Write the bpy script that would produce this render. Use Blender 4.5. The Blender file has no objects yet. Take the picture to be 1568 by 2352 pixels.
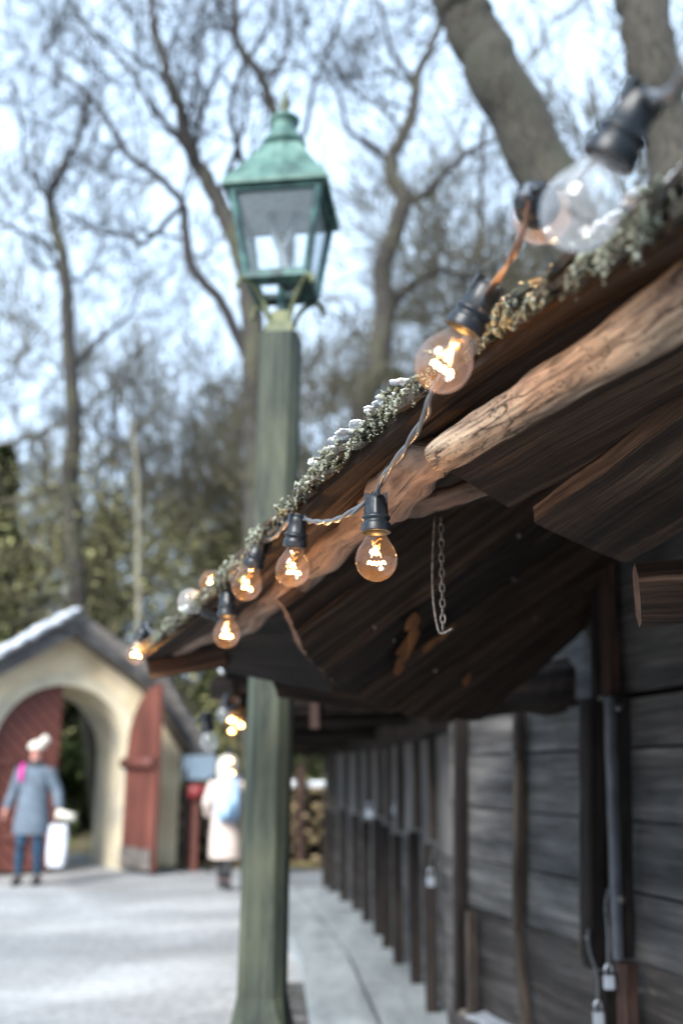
import bpy, math, random
from mathutils import Vector as V, Matrix, Quaternion, noise
from mathutils.geometry import tessellate_polygon
R = math.radians
random.seed(7)
rnd = random.uniform
scene = bpy.context.scene
COL = scene.collection

# ------------------------------------------------------------------ camera
PITCH = R(14.67); F = 2286.7
CS, SN = math.cos(PITCH), math.sin(PITCH)
CAM = V((0, 0, 1.35))
UPC = V((0, -SN, CS)); FWD = V((0, CS, SN)); RGT = V((1, 0, 0))
cd = bpy.data.cameras.new('camera'); cam = bpy.data.objects.new('camera', cd); COL.objects.link(cam)
cam.location = CAM; cam.rotation_euler = (R(90) + PITCH, 0, 0)
cd.sensor_fit = 'VERTICAL'; cd.sensor_height = 36; cd.sensor_width = 24; cd.lens = 35
cd.clip_start = 0.02; cd.clip_end = 2000
cd.dof.use_dof = True; cd.dof.focus_distance = 1.43; cd.dof.aperture_fstop = 2.3
scene.camera = cam

def atd(px, py, d):            # point of the scene seen at (px, py) at distance d along the view axis
    return CAM + (RGT * ((px - 784) / F) + UPC * ((1176 - py) / F) + FWD) * d
def atz(px, py, z):
    k = (RGT * ((px - 784) / F) + UPC * ((1176 - py) / F) + FWD); return CAM + k * ((z - CAM.z) / k.z)
def at(px, py, Y):             # the same, at ground distance Y
    k = (RGT * ((px - 784) / F) + UPC * ((1176 - py) / F) + FWD)
    return CAM + k * (Y / k.y)

# ------------------------------------------------------------------ materials
def new_mat(name):
    m = bpy.data.materials.new(name); m.use_nodes = True
    nt = m.node_tree; nt.nodes.clear()
    out = nt.nodes.new('ShaderNodeOutputMaterial')
    return m, nt, out
def N(nt, typ, **kw):
    n = nt.nodes.new(typ)
    for k, v in kw.items():
        if k in n.inputs: n.inputs[k].default_value = v
        else: setattr(n, k, v)
    return n
def L(nt, a, b): nt.links.new(a, b)
def c4(c): return (c[0], c[1], c[2], 1)
def ramp(nt, fac, stops):
    r = nt.nodes.new('ShaderNodeValToRGB'); e = r.color_ramp.elements
    while len(e) < len(stops): e.new(0.5)
    for el, (p, c) in zip(e, stops): el.position = p; el.color = c4(c)
    L(nt, fac, r.inputs[0]); return r.outputs[0]
def mixc(nt, fac, a, b, mode='MIX'):
    n = nt.nodes.new('ShaderNodeMix'); n.data_type = 'RGBA'; n.blend_type = mode
    for s, v in ((n.inputs[0], fac), (n.inputs[6], a), (n.inputs[7], b)):
        if hasattr(v, 'links') or hasattr(v, 'is_linked'): L(nt, v, s)
        elif isinstance(v, tuple): s.default_value = c4(v)
        else: s.default_value = v
    return n.outputs[2]
def vec(nt, src, scale):
    tc = nt.nodes.new('ShaderNodeTexCoord'); mp = nt.nodes.new('ShaderNodeMapping')
    mp.inputs['Scale'].default_value = scale
    L(nt, tc.outputs[src], mp.inputs[0]); return mp.outputs[0]
def noi(nt, v, scale=1, detail=5, rough=.55, dist=0.):
    n = N(nt, 'ShaderNodeTexNoise', Scale=scale, Detail=detail, Roughness=rough, Distortion=dist)
    L(nt, v, n.inputs['Vector']); return n.outputs['Fac']
def bump(nt, h, strength, dist):
    b = N(nt, 'ShaderNodeBump', Strength=strength, Distance=dist); L(nt, h, b.inputs['Height']); return b.outputs[0]
def bsdf(nt, out, col, rough=.8, nrm=None, metal=0., spec=.4, **kw):
    p = nt.nodes.new('ShaderNodeBsdfPrincipled')
    if isinstance(col, tuple): p.inputs['Base Color'].default_value = c4(col)
    else: L(nt, col, p.inputs['Base Color'])
    if isinstance(rough, (int, float)): p.inputs['Roughness'].default_value = rough
    else: L(nt, rough, p.inputs['Roughness'])
    p.inputs['Metallic'].default_value = metal; p.inputs['Specular IOR Level'].default_value = spec
    for k, v in kw.items(): p.inputs[k].default_value = v
    if nrm: L(nt, nrm, p.inputs['Normal'])
    L(nt, p.outputs[0], out.inputs[0]); return p

def wood(name, dark, mid, light, gs=(2.2, 55), bmp=.7, stain=None, rough=.75, lich=None, cracks=.55, fine=.95):
    m, nt, out = new_mat(name)
    v = vec(nt, 'UV', (gs[0], gs[1], 1)); g = noi(nt, v, 1, 8, .65, .5)
    v2 = vec(nt, 'UV', (gs[0] * 3, gs[1] * 5, 1)); f = noi(nt, v2, 1, 6, .7)
    v3 = vec(nt, 'UV', (1.3, 3.1, 1)); b = noi(nt, v3, 1.3, 4, .6)
    c = ramp(nt, g, [(.3, dark), (.5, mid), (.72, light)])
    c = mixc(nt, fine, c, ramp(nt, f, [(.34, (.3, .28, .27)), (.5, (.9, .9, .9)), (.66, (1.7, 1.6, 1.55))]), 'MULTIPLY')
    c = mixc(nt, 1., c, ramp(nt, b, [(.3, (.5, .5, .52)), (.65, (1.25, 1.2, 1.15))]), 'MULTIPLY')
    vc = vec(nt, 'UV', (gs[0] * .9, gs[1] * .7, 1)); k = noi(nt, vc, 1.7, 3, .5, .9)
    kr = ramp(nt, k, [(.30, (.12, .12, .12)), (.38, (1, 1, 1))])
    c = mixc(nt, cracks, c, kr, 'MULTIPLY')
    if stain:
        s = noi(nt, vec(nt, 'UV', (3., 9., 1)), 1., 3, .5)
        c = mixc(nt, ramp(nt, s, [(.66, (0, 0, 0)), (.74, (1, 1, 1))]), c, stain)
    if lich:
        s = noi(nt, vec(nt, 'Object', (1, 1, 1)), 38., 5, .7)
        c = mixc(nt, ramp(nt, s, [(.52, (0, 0, 0)), (.62, (.8, .8, .8))]), c, lich)
    ad = N(nt, 'ShaderNodeMath', operation='ADD'); L(nt, g, ad.inputs[0]); L(nt, f, ad.inputs[1])
    mu = N(nt, 'ShaderNodeMath', operation='MULTIPLY'); L(nt, ad.outputs[0], mu.inputs[0]); L(nt, kr, mu.inputs[1])
    bsdf(nt, out, c, rough, bump(nt, mu.outputs[0], bmp, .007), spec=.18)
    return m
def spotty(name, c1, c2, c3, scale=20, rough=.85, bmp=.5, dist=.004, src='Object', metal=0, sc=(1, 1, 1), spec=.4):
    m, nt, out = new_mat(name)
    v = vec(nt, src, sc); a = noi(nt, v, scale, 7, .65, .3); b = noi(nt, v, scale * .23, 4, .6)
    c = ramp(nt, a, [(.35, c1), (.5, c2), (.66, c3)])
    c = mixc(nt, .8, c, ramp(nt, b, [(.35, (.6, .6, .6)), (.62, (1.15, 1.15, 1.15))]), 'MULTIPLY')
    bsdf(nt, out, c, rough, bump(nt, a, bmp, dist), metal, spec); return m
def plain(name, col, rough=.6, metal=0, spec=.4, vari=.15, scale=30):
    m, nt, out = new_mat(name)
    a = noi(nt, vec(nt, 'Object', (1, 1, 1)), scale, 5, .6)
    lo = tuple(x * (1 - vari) for x in col); hi = tuple(min(1, x * (1 + vari)) for x in col)
    bsdf(nt, out, ramp(nt, a, [(.35, lo), (.65, hi)]), rough, bump(nt, a, .15, .002), metal, spec); return m

M = {}
M['plank'] = wood('dark_plank_wood', (.0035, .0026, .002), (.016, .0115, .009), (.055, .038, .028), (1.0, 26), 1.)
M['plank_warm'] = wood('brown_plank_wood', (.003, .0018, .0014), (.030, .019, .013), (.115, .076, .052), (.8, 18), 1.)
M['edgewood'] = wood('weathered_board_edge', (.02, .013, .01), (.085, .058, .042), (.22, .16, .12), (1.2, 40), .8)
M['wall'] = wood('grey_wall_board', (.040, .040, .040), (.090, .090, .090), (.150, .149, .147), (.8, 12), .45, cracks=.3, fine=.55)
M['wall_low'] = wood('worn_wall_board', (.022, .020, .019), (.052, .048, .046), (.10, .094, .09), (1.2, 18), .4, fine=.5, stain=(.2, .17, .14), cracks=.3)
M['wall_far'] = wood('pale_grey_board', (.06, .06, .06), (.12, .12, .12), (.20, .20, .20), (.8, 14), .4, cracks=.2, fine=.5)
M['batten'] = wood('batten_wood', (.02, .016, .014), (.06, .05, .042), (.12, .10, .082), (2, 45), .6)
M['batten_dark'] = wood('dark_batten_wood', (.006, .005, .005), (.018, .015, .014), (.04, .034, .03), (2, 45), .6)
M['batten_red'] = wood('red_brown_batten', (.02, .012, .01), (.05, .03, .025), (.09, .055, .045), (2, 45), .6)
M['shingle'] = wood('old_shingle', (.035, .03, .026), (.12, .11, .095), (.28, .27, .24), (3, 90), 1., lich=(.17, .20, .15))
M['firelog'] = wood('fence_wood', (.10, .08, .05), (.24, .19, .11), (.36, .31, .2), (1.2, 16), .4)

def log_mat():
    m, nt, out = new_mat('debarked_log')
    a = noi(nt, vec(nt, 'UV', (3, 12, 1)), 2, 7, .65, .4)
    c = ramp(nt, a, [(.3, (.045, .03, .022)), (.42, (.16, .11, .078)), (.56, (.31, .235, .165)), (.72, (.38, .335, .25))])
    g = noi(nt, vec(nt, 'UV', (9, 120, 1)), 1, 4, .6)
    c = mixc(nt, .9, c, ramp(nt, g, [(.36, (.35, .32, .3)), (.52, (1.05, 1.05, 1.05)), (.65, (1.4, 1.35, 1.3))]), 'MULTIPLY')
    vo = N(nt, 'ShaderNodeTexVoronoi', Scale=1.); L(nt, vec(nt, 'UV', (90, 210, 1)), vo.inputs['Vector'])
    mk = noi(nt, vec(nt, 'UV', (14, 30, 1)), 1, 3, .6)
    h1 = ramp(nt, vo.outputs['Distance'], [(.20, (.06, .05, .04)), (.26, (1, 1, 1))])
    hm = ramp(nt, mk, [(.40, (0, 0, 0)), (.50, (1, 1, 1))])
    holes = mixc(nt, hm, (1., 1., 1.), h1)
    ve = N(nt, 'ShaderNodeTexVoronoi', Scale=1.); ve.feature = 'DISTANCE_TO_EDGE'
    dv = N(nt, 'ShaderNodeVectorMath', operation='ADD'); L(nt, vec(nt, 'UV', (7, 34, 1)), dv.inputs[0])
    nv = N(nt, 'ShaderNodeTexNoise', Scale=2.2, Detail=4.); L(nt, vec(nt, 'UV', (7, 34, 1)), nv.inputs['Vector']); L(nt, nv.outputs['Color'], dv.inputs[1]); L(nt, dv.outputs[0], ve.inputs['Vector'])
    ckr = ramp(nt, ve.outputs['Distance'], [(.012, (.08, .06, .05)), (.05, (1, 1, 1))])
    cm = ramp(nt, noi(nt, vec(nt, 'UV', (6, 14, 1)), 1, 2, .5), [(.44, (0, 0, 0)), (.54, (1, 1, 1))])
    cr = mixc(nt, cm, (1., 1., 1.), ckr)
    c = mixc(nt, 1., c, holes, 'MULTIPLY'); c = mixc(nt, 1., c, cr, 'MULTIPLY')
    hh = mixc(nt, 1., holes, cr, 'MULTIPLY'); hh = mixc(nt, .25, hh, g)
    bsdf(nt, out, c, .7, bump(nt, hh, .9, .003)); return m
M['log'] = log_mat()
def old_log():
    m, nt, out = new_mat('gnarled_log')
    a = noi(nt, vec(nt, 'UV', (5, 40, 1)), 1, 8, .7, .4)
    c = ramp(nt, a, [(.3, (.04, .026, .02)), (.48, (.15, .10, .075)), (.66, (.28, .20, .15))])
    k = noi(nt, vec(nt, 'UV', (5, 75, 1)), 1.1, 3, .55, .25)
    kr = ramp(nt, k, [(.34, (.10, .075, .06)), (.42, (1, 1, 1))])
    kk = noi(nt, vec(nt, 'UV', (12, 22, 1)), 1.2, 4, .6, .2)
    kr = mixc(nt, .7, kr, ramp(nt, kk, [(.3, (.12, .1, .09)), (.46, (1, 1, 1))]), 'MULTIPLY')
    c = mixc(nt, .9, c, kr, 'MULTIPLY')
    bsdf(nt, out, c, .75, bump(nt, mixc(nt, .5, a, kr), .9, .005)); return m
M['oldlog'] = old_log()
def endgrain():
    m, nt, out = new_mat('end_grain')
    v = vec(nt, 'Object', (1, 1, 1))
    w = N(nt, 'ShaderNodeTexWave', Scale=42., Distortion=7., Detail=2.); w.wave_type = 'RINGS'; w.inputs['Detail Scale'].default_value = .7
    L(nt, v, w.inputs['Vector'])
    b = noi(nt, v, 25, 4, .6)
    c = ramp(nt, w.outputs['Fac'], [(.25, (.045, .027, .019)), (.8, (.20, .13, .09))])
    c = mixc(nt, .8, c, ramp(nt, b, [(.35, (.45, .42, .4)), (.65, (1.2, 1.2, 1.2))]), 'MULTIPLY')
    bsdf(nt, out, c, .85, bump(nt, w.outputs['Fac'], .8, .003)); return m
M['end'] = endgrain()
M['lichen'] = spotty('grey_green_lichen', (.07, .055, .022), (.19, .21, .155), (.42, .45, .385), 150, .95, .8, .002)
M['moss'] = spotty('bright_green_moss', (.09, .14, .01), (.2, .3, .02), (.35, .45, .04), 200, .95, .8, .002)
M['deck'] = spotty('grey_deck_boards', (.20, .225, .235), (.265, .295, .305), (.33, .36, .37), 3, .6, .15, .004, sc=(2, .5, 1))
M['snow'] = spotty('snow', (.72, .76, .82), (.82, .85, .88), (.88, .9, .92), 90, .6, .4, .004, spec=.3)
M['snow_old'] = spotty('old_grey_snow', (.25, .27, .3), (.4, .42, .45), (.55, .57, .6), 60, .7, .4, .004)
M['snow_grey'] = spotty('thin_blue_snow', (.34, .38, .43), (.5, .54, .6), (.62, .66, .7), 9, .7, .4, .004)
M['plastic'] = plain('dark_blue_grey_plastic', (.008, .0115, .016), .38, 0, .35, .25, 60)
M['cable'] = plain('grey_rubber_cable', (.075, .08, .088), .3, 0, .6, .2, 60)
M['cable_clear'] = plain('brown_lamp_wire', (.12, .055, .03), .3, 0, .6, .2, 60)
M['brass'] = plain('brass', (.5, .35, .15), .35, 1., .5)
M['strap'] = plain('grey_painted_strap', (.055, .062, .075), .5, 0, .4, .3, 12)
M['bare'] = wood('bare_orange_wood', (.05, .02, .008), (.15, .065, .024), (.26, .12, .045), (2, 30), .6)
M['steel'] = plain('dull_steel', (.55, .58, .62), .3, 1., .5, .1)
M['iron'] = spotty('weathered_iron', (.06, .055, .05), (.13, .125, .12), (.24, .23, .22), 120, .6, .5, .002, metal=.5)
M['copper'] = spotty('verdigris_copper', (.02, .045, .04), (.06, .13, .11), (.12, .215, .18), 9, .6, .3, .003, metal=.1, sc=(1, 1, .6))
M['copper_dark'] = spotty('dark_verdigris', (.015, .03, .032), (.04, .09, .088), (.08, .17, .15), 14, .55, .3, .003, metal=.2)
M['ochre'] = spotty('green_yellow_iron', (.035, .045, .022), (.09, .11, .055), (.16, .16, .08), 12, .6, .3, .003)
def glass(name, film, filmcol, edge=(.75, .78, .8)):
    m, nt, out = new_mat(name)
    lw = N(nt, 'ShaderNodeLayerWeight', Blend=.35)
    l2 = N(nt, 'ShaderNodeLayerWeight', Blend=.5)
    pw = N(nt, 'ShaderNodeMath', operation='POWER'); L(nt, l2.outputs['Facing'], pw.inputs[0]); pw.inputs[1].default_value = 4.5
    fr = N(nt, 'ShaderNodeMath', operation='MULTIPLY_ADD'); L(nt, pw.outputs[0], fr.inputs[0]); fr.inputs[1].default_value = .62; fr.inputs[2].default_value = .045
    tint = ramp(nt, lw.outputs['Facing'], [(.55, (.97, .98, .98)), (.97, edge)])
    t = nt.nodes.new('ShaderNodeBsdfTransparent'); L(nt, tint, t.inputs[0])
    g = N(nt, 'ShaderNodeBsdfGlossy', Roughness=.02)
    mx = nt.nodes.new('ShaderNodeMixShader'); L(nt, fr.outputs[0], mx.inputs[0]); L(nt, t.outputs[0], mx.inputs[1]); L(nt, g.outputs[0], mx.inputs[2])
    if name == 'lantern_glass': fr.inputs[2].default_value = .035
    d = N(nt, 'ShaderNodeBsdfTranslucent', Color=c4(filmcol)); d2 = N(nt, 'ShaderNodeBsdfDiffuse', Color=c4(filmcol))
    md = N(nt, 'ShaderNodeMixShader', Fac=.5); L(nt, d.outputs[0], md.inputs[1]); L(nt, d2.outputs[0], md.inputs[2])
    a = noi(nt, vec(nt, 'Object', (1, 1, 1)), 60, 5, .7)
    fm = ramp(nt, a, [(.3, (film * .4,) * 3), (.7, (film * 1.6,) * 3)])
    m2 = nt.nodes.new('ShaderNodeMixShader'); L(nt, fm, m2.inputs[0]); L(nt, mx.outputs[0], m2.inputs[1]); L(nt, md.outputs[0], m2.inputs[2])
    L(nt, m2.outputs[0], out.inputs[0]); return m
M['bulb_glass'] = glass('clear_bulb_glass', .0075, (.95, .68, .32))  # amber film colour imitates the filament's golden glow in the glass
M['bulb_glass_pale'] = glass('sky_sheen_bulb_glass', .16, (.8, .86, .92), (.8, .84, .88))  # pale blue film imitates sky reflected in the clear unlit globes
M['pane'] = glass('lantern_glass', .03, (.75, .85, .9), (.8, .85, .88))
M['stem_glass'] = glass('bulb_stem_glass', .006, (.95, .9, .8))
def emit(name, col, s):
    m, nt, out = new_mat(name)
    e = N(nt, 'ShaderNodeEmission', Color=c4(col), Strength=s); L(nt, e.outputs[0], out.inputs[0]); return m
M['glow'] = emit('glowing_filament', (1., .42, .09), 130.)
M['glow_dim'] = emit('glowing_support_wire', (1., .36, .06), .8)
M['wire'] = plain('filament_wire', (.03, .025, .02), .8, 0., .1)
def bark(name, a, b, c, sc=(6, 6, 1.6), scale=5, lich=None):
    m, nt, out = new_mat(name)
    v = vec(nt, 'Object', sc); n1 = noi(nt, v, scale, 7, .7, .4)
    col = ramp(nt, n1, [(.33, a), (.5, b), (.68, c)])
    if lich:
        s = noi(nt, vec(nt, 'Object', (1, 1, .5)), 3.1, 5, .65)
        col = mixc(nt, ramp(nt, s, [(.48, (0, 0, 0)), (.62, (.8, .8, .8))]), col, lich)
    bsdf(nt, out, col, .9, bump(nt, n1, .8, .03)); return m
M['bark'] = bark('grey_brown_bark', (.02, .018, .015), (.055, .05, .04), (.10, .09, .072), lich=(.055, .058, .04))
M['bark_dark'] = bark('dark_bark', (.018, .016, .015), (.04, .036, .033), (.07, .062, .052), lich=(.07, .07, .04))
M['twig'] = bark('twig_bark', (.014, .013, .014), (.024, .022, .022), (.038, .034, .032))
M['twig_brown'] = bark('brown_twig', (.04, .036, .025), (.09, .08, .05), (.16, .14, .085), scale=2)
M['birch'] = bark('birch_bark', (.08, .072, .05), (.2, .19, .14), (.5, .48, .37))
M['needle'] = spotty('evergreen_foliage', (.05, .075, .025), (.11, .15, .045), (.20, .25, .07), 1.2, .8, 0, .01)
M['oldleaf'] = spotty('olive_brown_leaves', (.14, .135, .06), (.26, .25, .11), (.38, .35, .17), .9, .85, 0, .01)
def ground_mat():
    m, nt, out = new_mat('trodden_snow_and_gravel')
    v = vec(nt, 'Object', (1, 1, 1)); a = noi(nt, v, .55, 6, .62, .5); b = noi(nt, v, 14, 8, .75); l = noi(nt, vec(nt, 'Object', (.25, 1.2, 1)), .8, 4, .5)
    c = ramp(nt, a, [(.3, (.22, .217, .212)), (.5, (.32, .32, .315)), (.68, (.47, .47, .465))])
    c = mixc(nt, .8, c, ramp(nt, b, [(.35, (.5, .5, .5)), (.55, (1.1, 1.1, 1.1))]), 'MULTIPLY')
    c = mixc(nt, .7, c, ramp(nt, l, [(.35, (.72, .74, .77)), (.6, (1.15, 1.15, 1.15))]), 'MULTIPLY')
    bsdf(nt, out, c, .8, bump(nt, b, .5, .02)); return m
M['ground'] = ground_mat()
M['dirt'] = spotty('leafy_dirt', (.018, .018, .017), (.05, .048, .042), (.2, .2, .2), 16, .9, .8, .02)
M['forest_floor'] = spotty('forest_floor', (.08, .07, .04), (.16, .14, .08), (.24, .21, .11), 2, .95, .5, .05)
M['verge'] = spotty('dry_grass', (.08, .075, .03), (.2, .15, .06), (.3, .25, .1), 5, .95, .6, .03)
M['plaster'] = spotty('cream_plaster', (.74, .58, .36), (.84, .69, .46), (.88, .77, .56), 1.6, .9, .1, .01)
M['plaster_white'] = spotty('worn_pale_plaster', (.50, .46, .38), (.68, .59, .42), (.76, .67, .49), 1.3, .9, .2, .01)
def redboard():
    m, nt, out = new_mat('red_painted_boards')
    w = N(nt, 'ShaderNodeTexWave', Scale=3.2, Distortion=.2); w.bands_direction = 'DIAGONAL'
    L(nt, vec(nt, 'Object', (1, 0, 1)), w.inputs['Vector'])
    c = ramp(nt, w.outputs['Fac'], [(.04, (.05, .012, .01)), (.16, (.145, .046, .032))])
    c = mixc(nt, .6, c, ramp(nt, noi(nt, vec(nt, 'Object', (1, 1, 1)), 3, 5, .6), [(.35, (.7, .7, .7)), (.6, (1.2, 1.2, 1.2))]), 'MULTIPLY')
    bsdf(nt, out, c, .6, bump(nt, w.outputs['Fac'], .4, .01)); return m
M['redboard'] = redboard()
M['red'] = spotty('falu_red_paint', (.08, .028, .022), (.13, .040, .029), (.17, .06, .045), 4, .65, .2, .004, sc=(1, 1, .2))
M['roofwood'] = spotty('grey_roof_boards', (.09, .08, .075), (.17, .15, .135), (.25, .225, .20), 5, .85, .4, .01, sc=(1, 1, 3))
M['roofdark'] = spotty('dark_verge_board', (.03, .03, .032), (.06, .058, .058), (.10, .095, .09), 5, .8, .3, .01)
def postmat():
    m, nt, out = new_mat('worn_green_paint')
    g = noi(nt, vec(nt, 'Object', (28, 28, 1.2)), 1.3, 7, .65, .3)
    b = noi(nt, vec(nt, 'Object', (5, 5, 1.4)), 1.6, 5, .6)
    c = ramp(nt, g, [(.3, (.007, .011, .009)), (.48, (.018, .026, .020)), (.68, (.055, .067, .047))])
    c = mixc(nt, ramp(nt, b, [(.42, (0, 0, 0)), (.66, (.75, .75, .75))]), c, (.085, .09, .056))
    s = noi(nt, vec(nt, 'Object', (6, 6, 3)), 2.2, 4, .6)
    c = mixc(nt, ramp(nt, s, [(.70, (0, 0, 0)), (.76, (.85, .85, .85))]), c, (.33, .16, .05))
    bsdf(nt, out, c, .75, bump(nt, g, .5, .004)); return m
M['post'] = postmat()
M['coat_grey'] = plain('grey_quilted_cloth', (.10, .13, .165), .8, vari=.25, scale=9)
M['navy'] = plain('navy_cloth', (.012, .045, .085), .8)
M['black'] = plain('black_leather', (.012, .012, .014), .5)
M['skin'] = plain('skin', (.58, .27, .21), .5)
M['cream'] = plain('cream_wool', (.62, .58, .50), .9)
M['coat_cream'] = plain('cream_coat', (.56, .47, .42), .85)
M['paleblue'] = plain('pale_blue_fabric', (.33, .50, .70), .75)
M['magenta'] = plain('magenta_fabric', (.6, .03, .3), .7)
M['bag'] = plain('white_paper', (.5, .52, .57), .6)
M['hair'] = plain('grey_hair', (.12, .10, .09), .6)
M['sign'] = plain('grey_blue_board', (.12, .17, .22), .6)
M['signred'] = plain('red_enamel', (.20, .03, .03), .4)

# ------------------------------------------------------------------ mesh helper
class MB:
    def __init__(s): s.v = []; s.f = []; s.uv = []; s.sm = []; s.mi = []
    def face(s, idx, uv=None, smooth=True, mi=0):
        s.f.append(tuple(idx)); s.uv.append(uv or [(0, 0)] * len(idx)); s.sm.append(smooth); s.mi.append(mi)
    def grid(s, P, UV, close_v=False, smooth=True, mi=0):
        nu, nv = len(P), len(P[0]); b = len(s.v)
        for row in P: s.v.extend(row)
        for i in range(nu - 1):
            for j in range(nv if close_v else nv - 1):
                k = (j + 1) % nv
                a = b + i * nv
                u0, u1 = UV[i], UV[i + 1]
                jj = j + 1
                s.face((a + j, a + k, a + nv + k, a + nv + j), [u0[j], u0[jj], u1[jj], u1[j]], smooth, mi)
        return b
    def sweep(s, pts, sec, up=V((0, 0, 1)), uv0=None, rad=None, jit=0., cap=True, smooth=True, wob=0., endmi=None, mi=0):
        """sec: list of 2D points (closed); rad: scale per point"""
        n = len(pts); m = len(sec); u0 = rnd(0, 50); v0 = rnd(0, 50)
        P = []; UV = []; ln = 0
        per = [0]
        for j in range(m):
            a, b = sec[j], sec[(j + 1) % m]; per.append(per[-1] + math.hypot(a[0] - b[0], a[1] - b[1]))
        for i in range(n):
            t = (pts[min(i + 1, n - 1)] - pts[max(i - 1, 0)]).normalized()
            sd = t.cross(up)
            if sd.length < 1e-4: sd = t.cross(V((0, 1, 0)))
            sd.normalize(); uu = sd.cross(t)
            if i: ln += (pts[i] - pts[i - 1]).length
            r = rad[i] if rad else 1.
            row = []
            for j, (x, y) in enumerate(sec):
                k = 1.
                if wob:
                    k += wob * noise.noise(V((ln * 9 + u0, x * 1.5 / (abs(sec[0][0]) + 1e-6) + v0, y * 1.5 / (abs(sec[0][0]) + 1e-6))))
                row.append(pts[i] + sd * (x * r * k) + uu * (y * r * k) + (V((rnd(-1, 1), rnd(-1, 1), rnd(-1, 1))) * jit if jit else V()))
            P.append(row); UV.append([(ln + u0, per[j] * (max(rad) if rad else 1.) + v0) for j in range(m + 1)])
        b = s.grid(P, UV, True, smooth, mi)
        if cap:
            e = endmi if endmi is not None else mi
            s.face([b + j for j in range(m)][::-1], [(sec[j][0] + u0, sec[j][1] + v0) for j in range(m)][::-1], False, e)
            q = b + (n - 1) * m
            s.face([q + j for j in range(m)], [(sec[j][0] + u0, sec[j][1] + v0) for j in range(m)], False, e)
    def beam(s, p0, p1, w, h, up=V((0, 0, 1)), n=6, wob=.0, jit=.0, endmi=None, mi=0, ch=.12):
        c = min(w, h) * ch; a, b = w / 2, h / 2
        sec = [(a, -b + c), (a, b - c), (a - c, b), (-a + c, b), (-a, b - c), (-a, -b + c), (-a + c, -b), (a - c, -b)]
        pts = [p0.lerp(p1, i / n) for i in range(n + 1)]
        s.sweep(pts, sec, up, wob=wob, jit=jit, smooth=False, endmi=endmi, mi=mi)
    def tube(s, pts, rads, k=8, wob=0., cap=True, up=V((0, 0, 1)), endmi=None):
        s.sweep(pts, [(math.cos(2 * math.pi * j / k), math.sin(2 * math.pi * j / k)) for j in range(k)], up, rad=rads, wob=wob, cap=cap, endmi=endmi)
    def slab(s, c00, c10, c11, c01, th, away, nu=16, nv=4, amp=.004, rag=.0, endmi=0, sidemi=0):
        """u runs c00->c10 (grain); thickness goes toward `away`"""
        nrm = (c10 - c00).cross(c01 - c00).normalized()
        if nrm.dot(away) < 0: nrm = -nrm
        ln = (c10 - c00).length; wd = (c01 - c00).length; u0, v0 = rnd(0, 60), rnd(0, 60)
        def P(i, j, t):
            u, v = i / nu, j / nv
            p = c00.lerp(c10, u).lerp(c01.lerp(c11, u), v)
            k = noise.noise(p * 6 + V((u0, 0, 0))) * amp + noise.noise(p * 30 + V((u0, 0, 0))) * amp * .4
            if rag and i in (0, nu): p = p + (c00 - c10).normalized() * (rag * noise.noise(p * 40 + V((u0, v0, 0))) * (1 if i == 0 else -1))
            e = V()
            if j in (0, nv): e = (c01 - c00).normalized() * (noise.noise(V((u * ln * 8 + u0, v * 3, 1))) * amp)
            return p + nrm * (t + k) + e
        top = [[P(i, j, 0) for j in range(nv + 1)] for i in range(nu + 1)]
        bot = [[P(i, j, th) for j in range(nv + 1)] for i in range(nu + 1)]
        UV = [[(i / nu * ln + u0, j / nv * wd + v0) for j in range(nv + 1)] for i in range(nu + 1)]
        s.grid(top, UV, smooth=False); s.grid([r[::-1] for r in bot], UV, smooth=False)
        for j, sg in ((0, 1), (nv, -1)):
            s.grid([[top[i][j], bot[i][j]] for i in range(nu + 1)], [[(i / nu * ln + u0, v0 + 3), (i / nu * ln + u0, v0 + 3 + th)] for i in range(nu + 1)], smooth=False, mi=sidemi)
        for i in (0, nu):
            s.grid([[top[i][j], bot[i][j]] for j in range(nv + 1)], [[(v0, j), (v0 + th, j)] for j in range(nv + 1)], smooth=False, mi=endmi)
    def box(s, c, sx, sy, sz, rot=None, bev=0.):
        rot = rot or Matrix.Identity(3)
        p0 = c + rot @ V((0, 0, -sz / 2)); p1 = c + rot @ V((0, 0, sz / 2))
        s.beam(p0, p1, sx, sy, up=rot @ V((0, 1, 0)), n=1, ch=bev or .04)
    def lathe(s, prof, k=24, M4=None, flute=None, smooth=True):
        P = []; UV = []
        for z, r in prof:
            row = []
            for j in range(k):
                a = 2 * math.pi * j / k; rr = r * (flute(a, z) if flute else 1)
                p = V((rr * math.cos(a), rr * math.sin(a), z)); row.append(M4 @ p if M4 else p)
            P.append(row); UV.append([(z, j / k) for j in range(k + 1)])
        s.grid(P, UV, True, smooth)
    def blob(s, c, r, axis=None, rough=.25, sub=1, sq=(1, 1, 1)):
        vs, fs = ICO[sub]; b = len(s.v); o = V((rnd(0, 99), rnd(0, 99), rnd(0, 99)))
        q = Quaternion((rnd(-1, 1), rnd(-1, 1), rnd(-1, 1), rnd(-1, 1))).normalized() if axis is None else axis
        for v in vs:
            k = 1 + rough * noise.noise(v * 1.7 + o) * 2
            s.v.append(c + q @ V((v.x * sq[0], v.y * sq[1], v.z * sq[2])) * (r * k))
        for f in fs: s.face([b + i for i in f])
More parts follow.
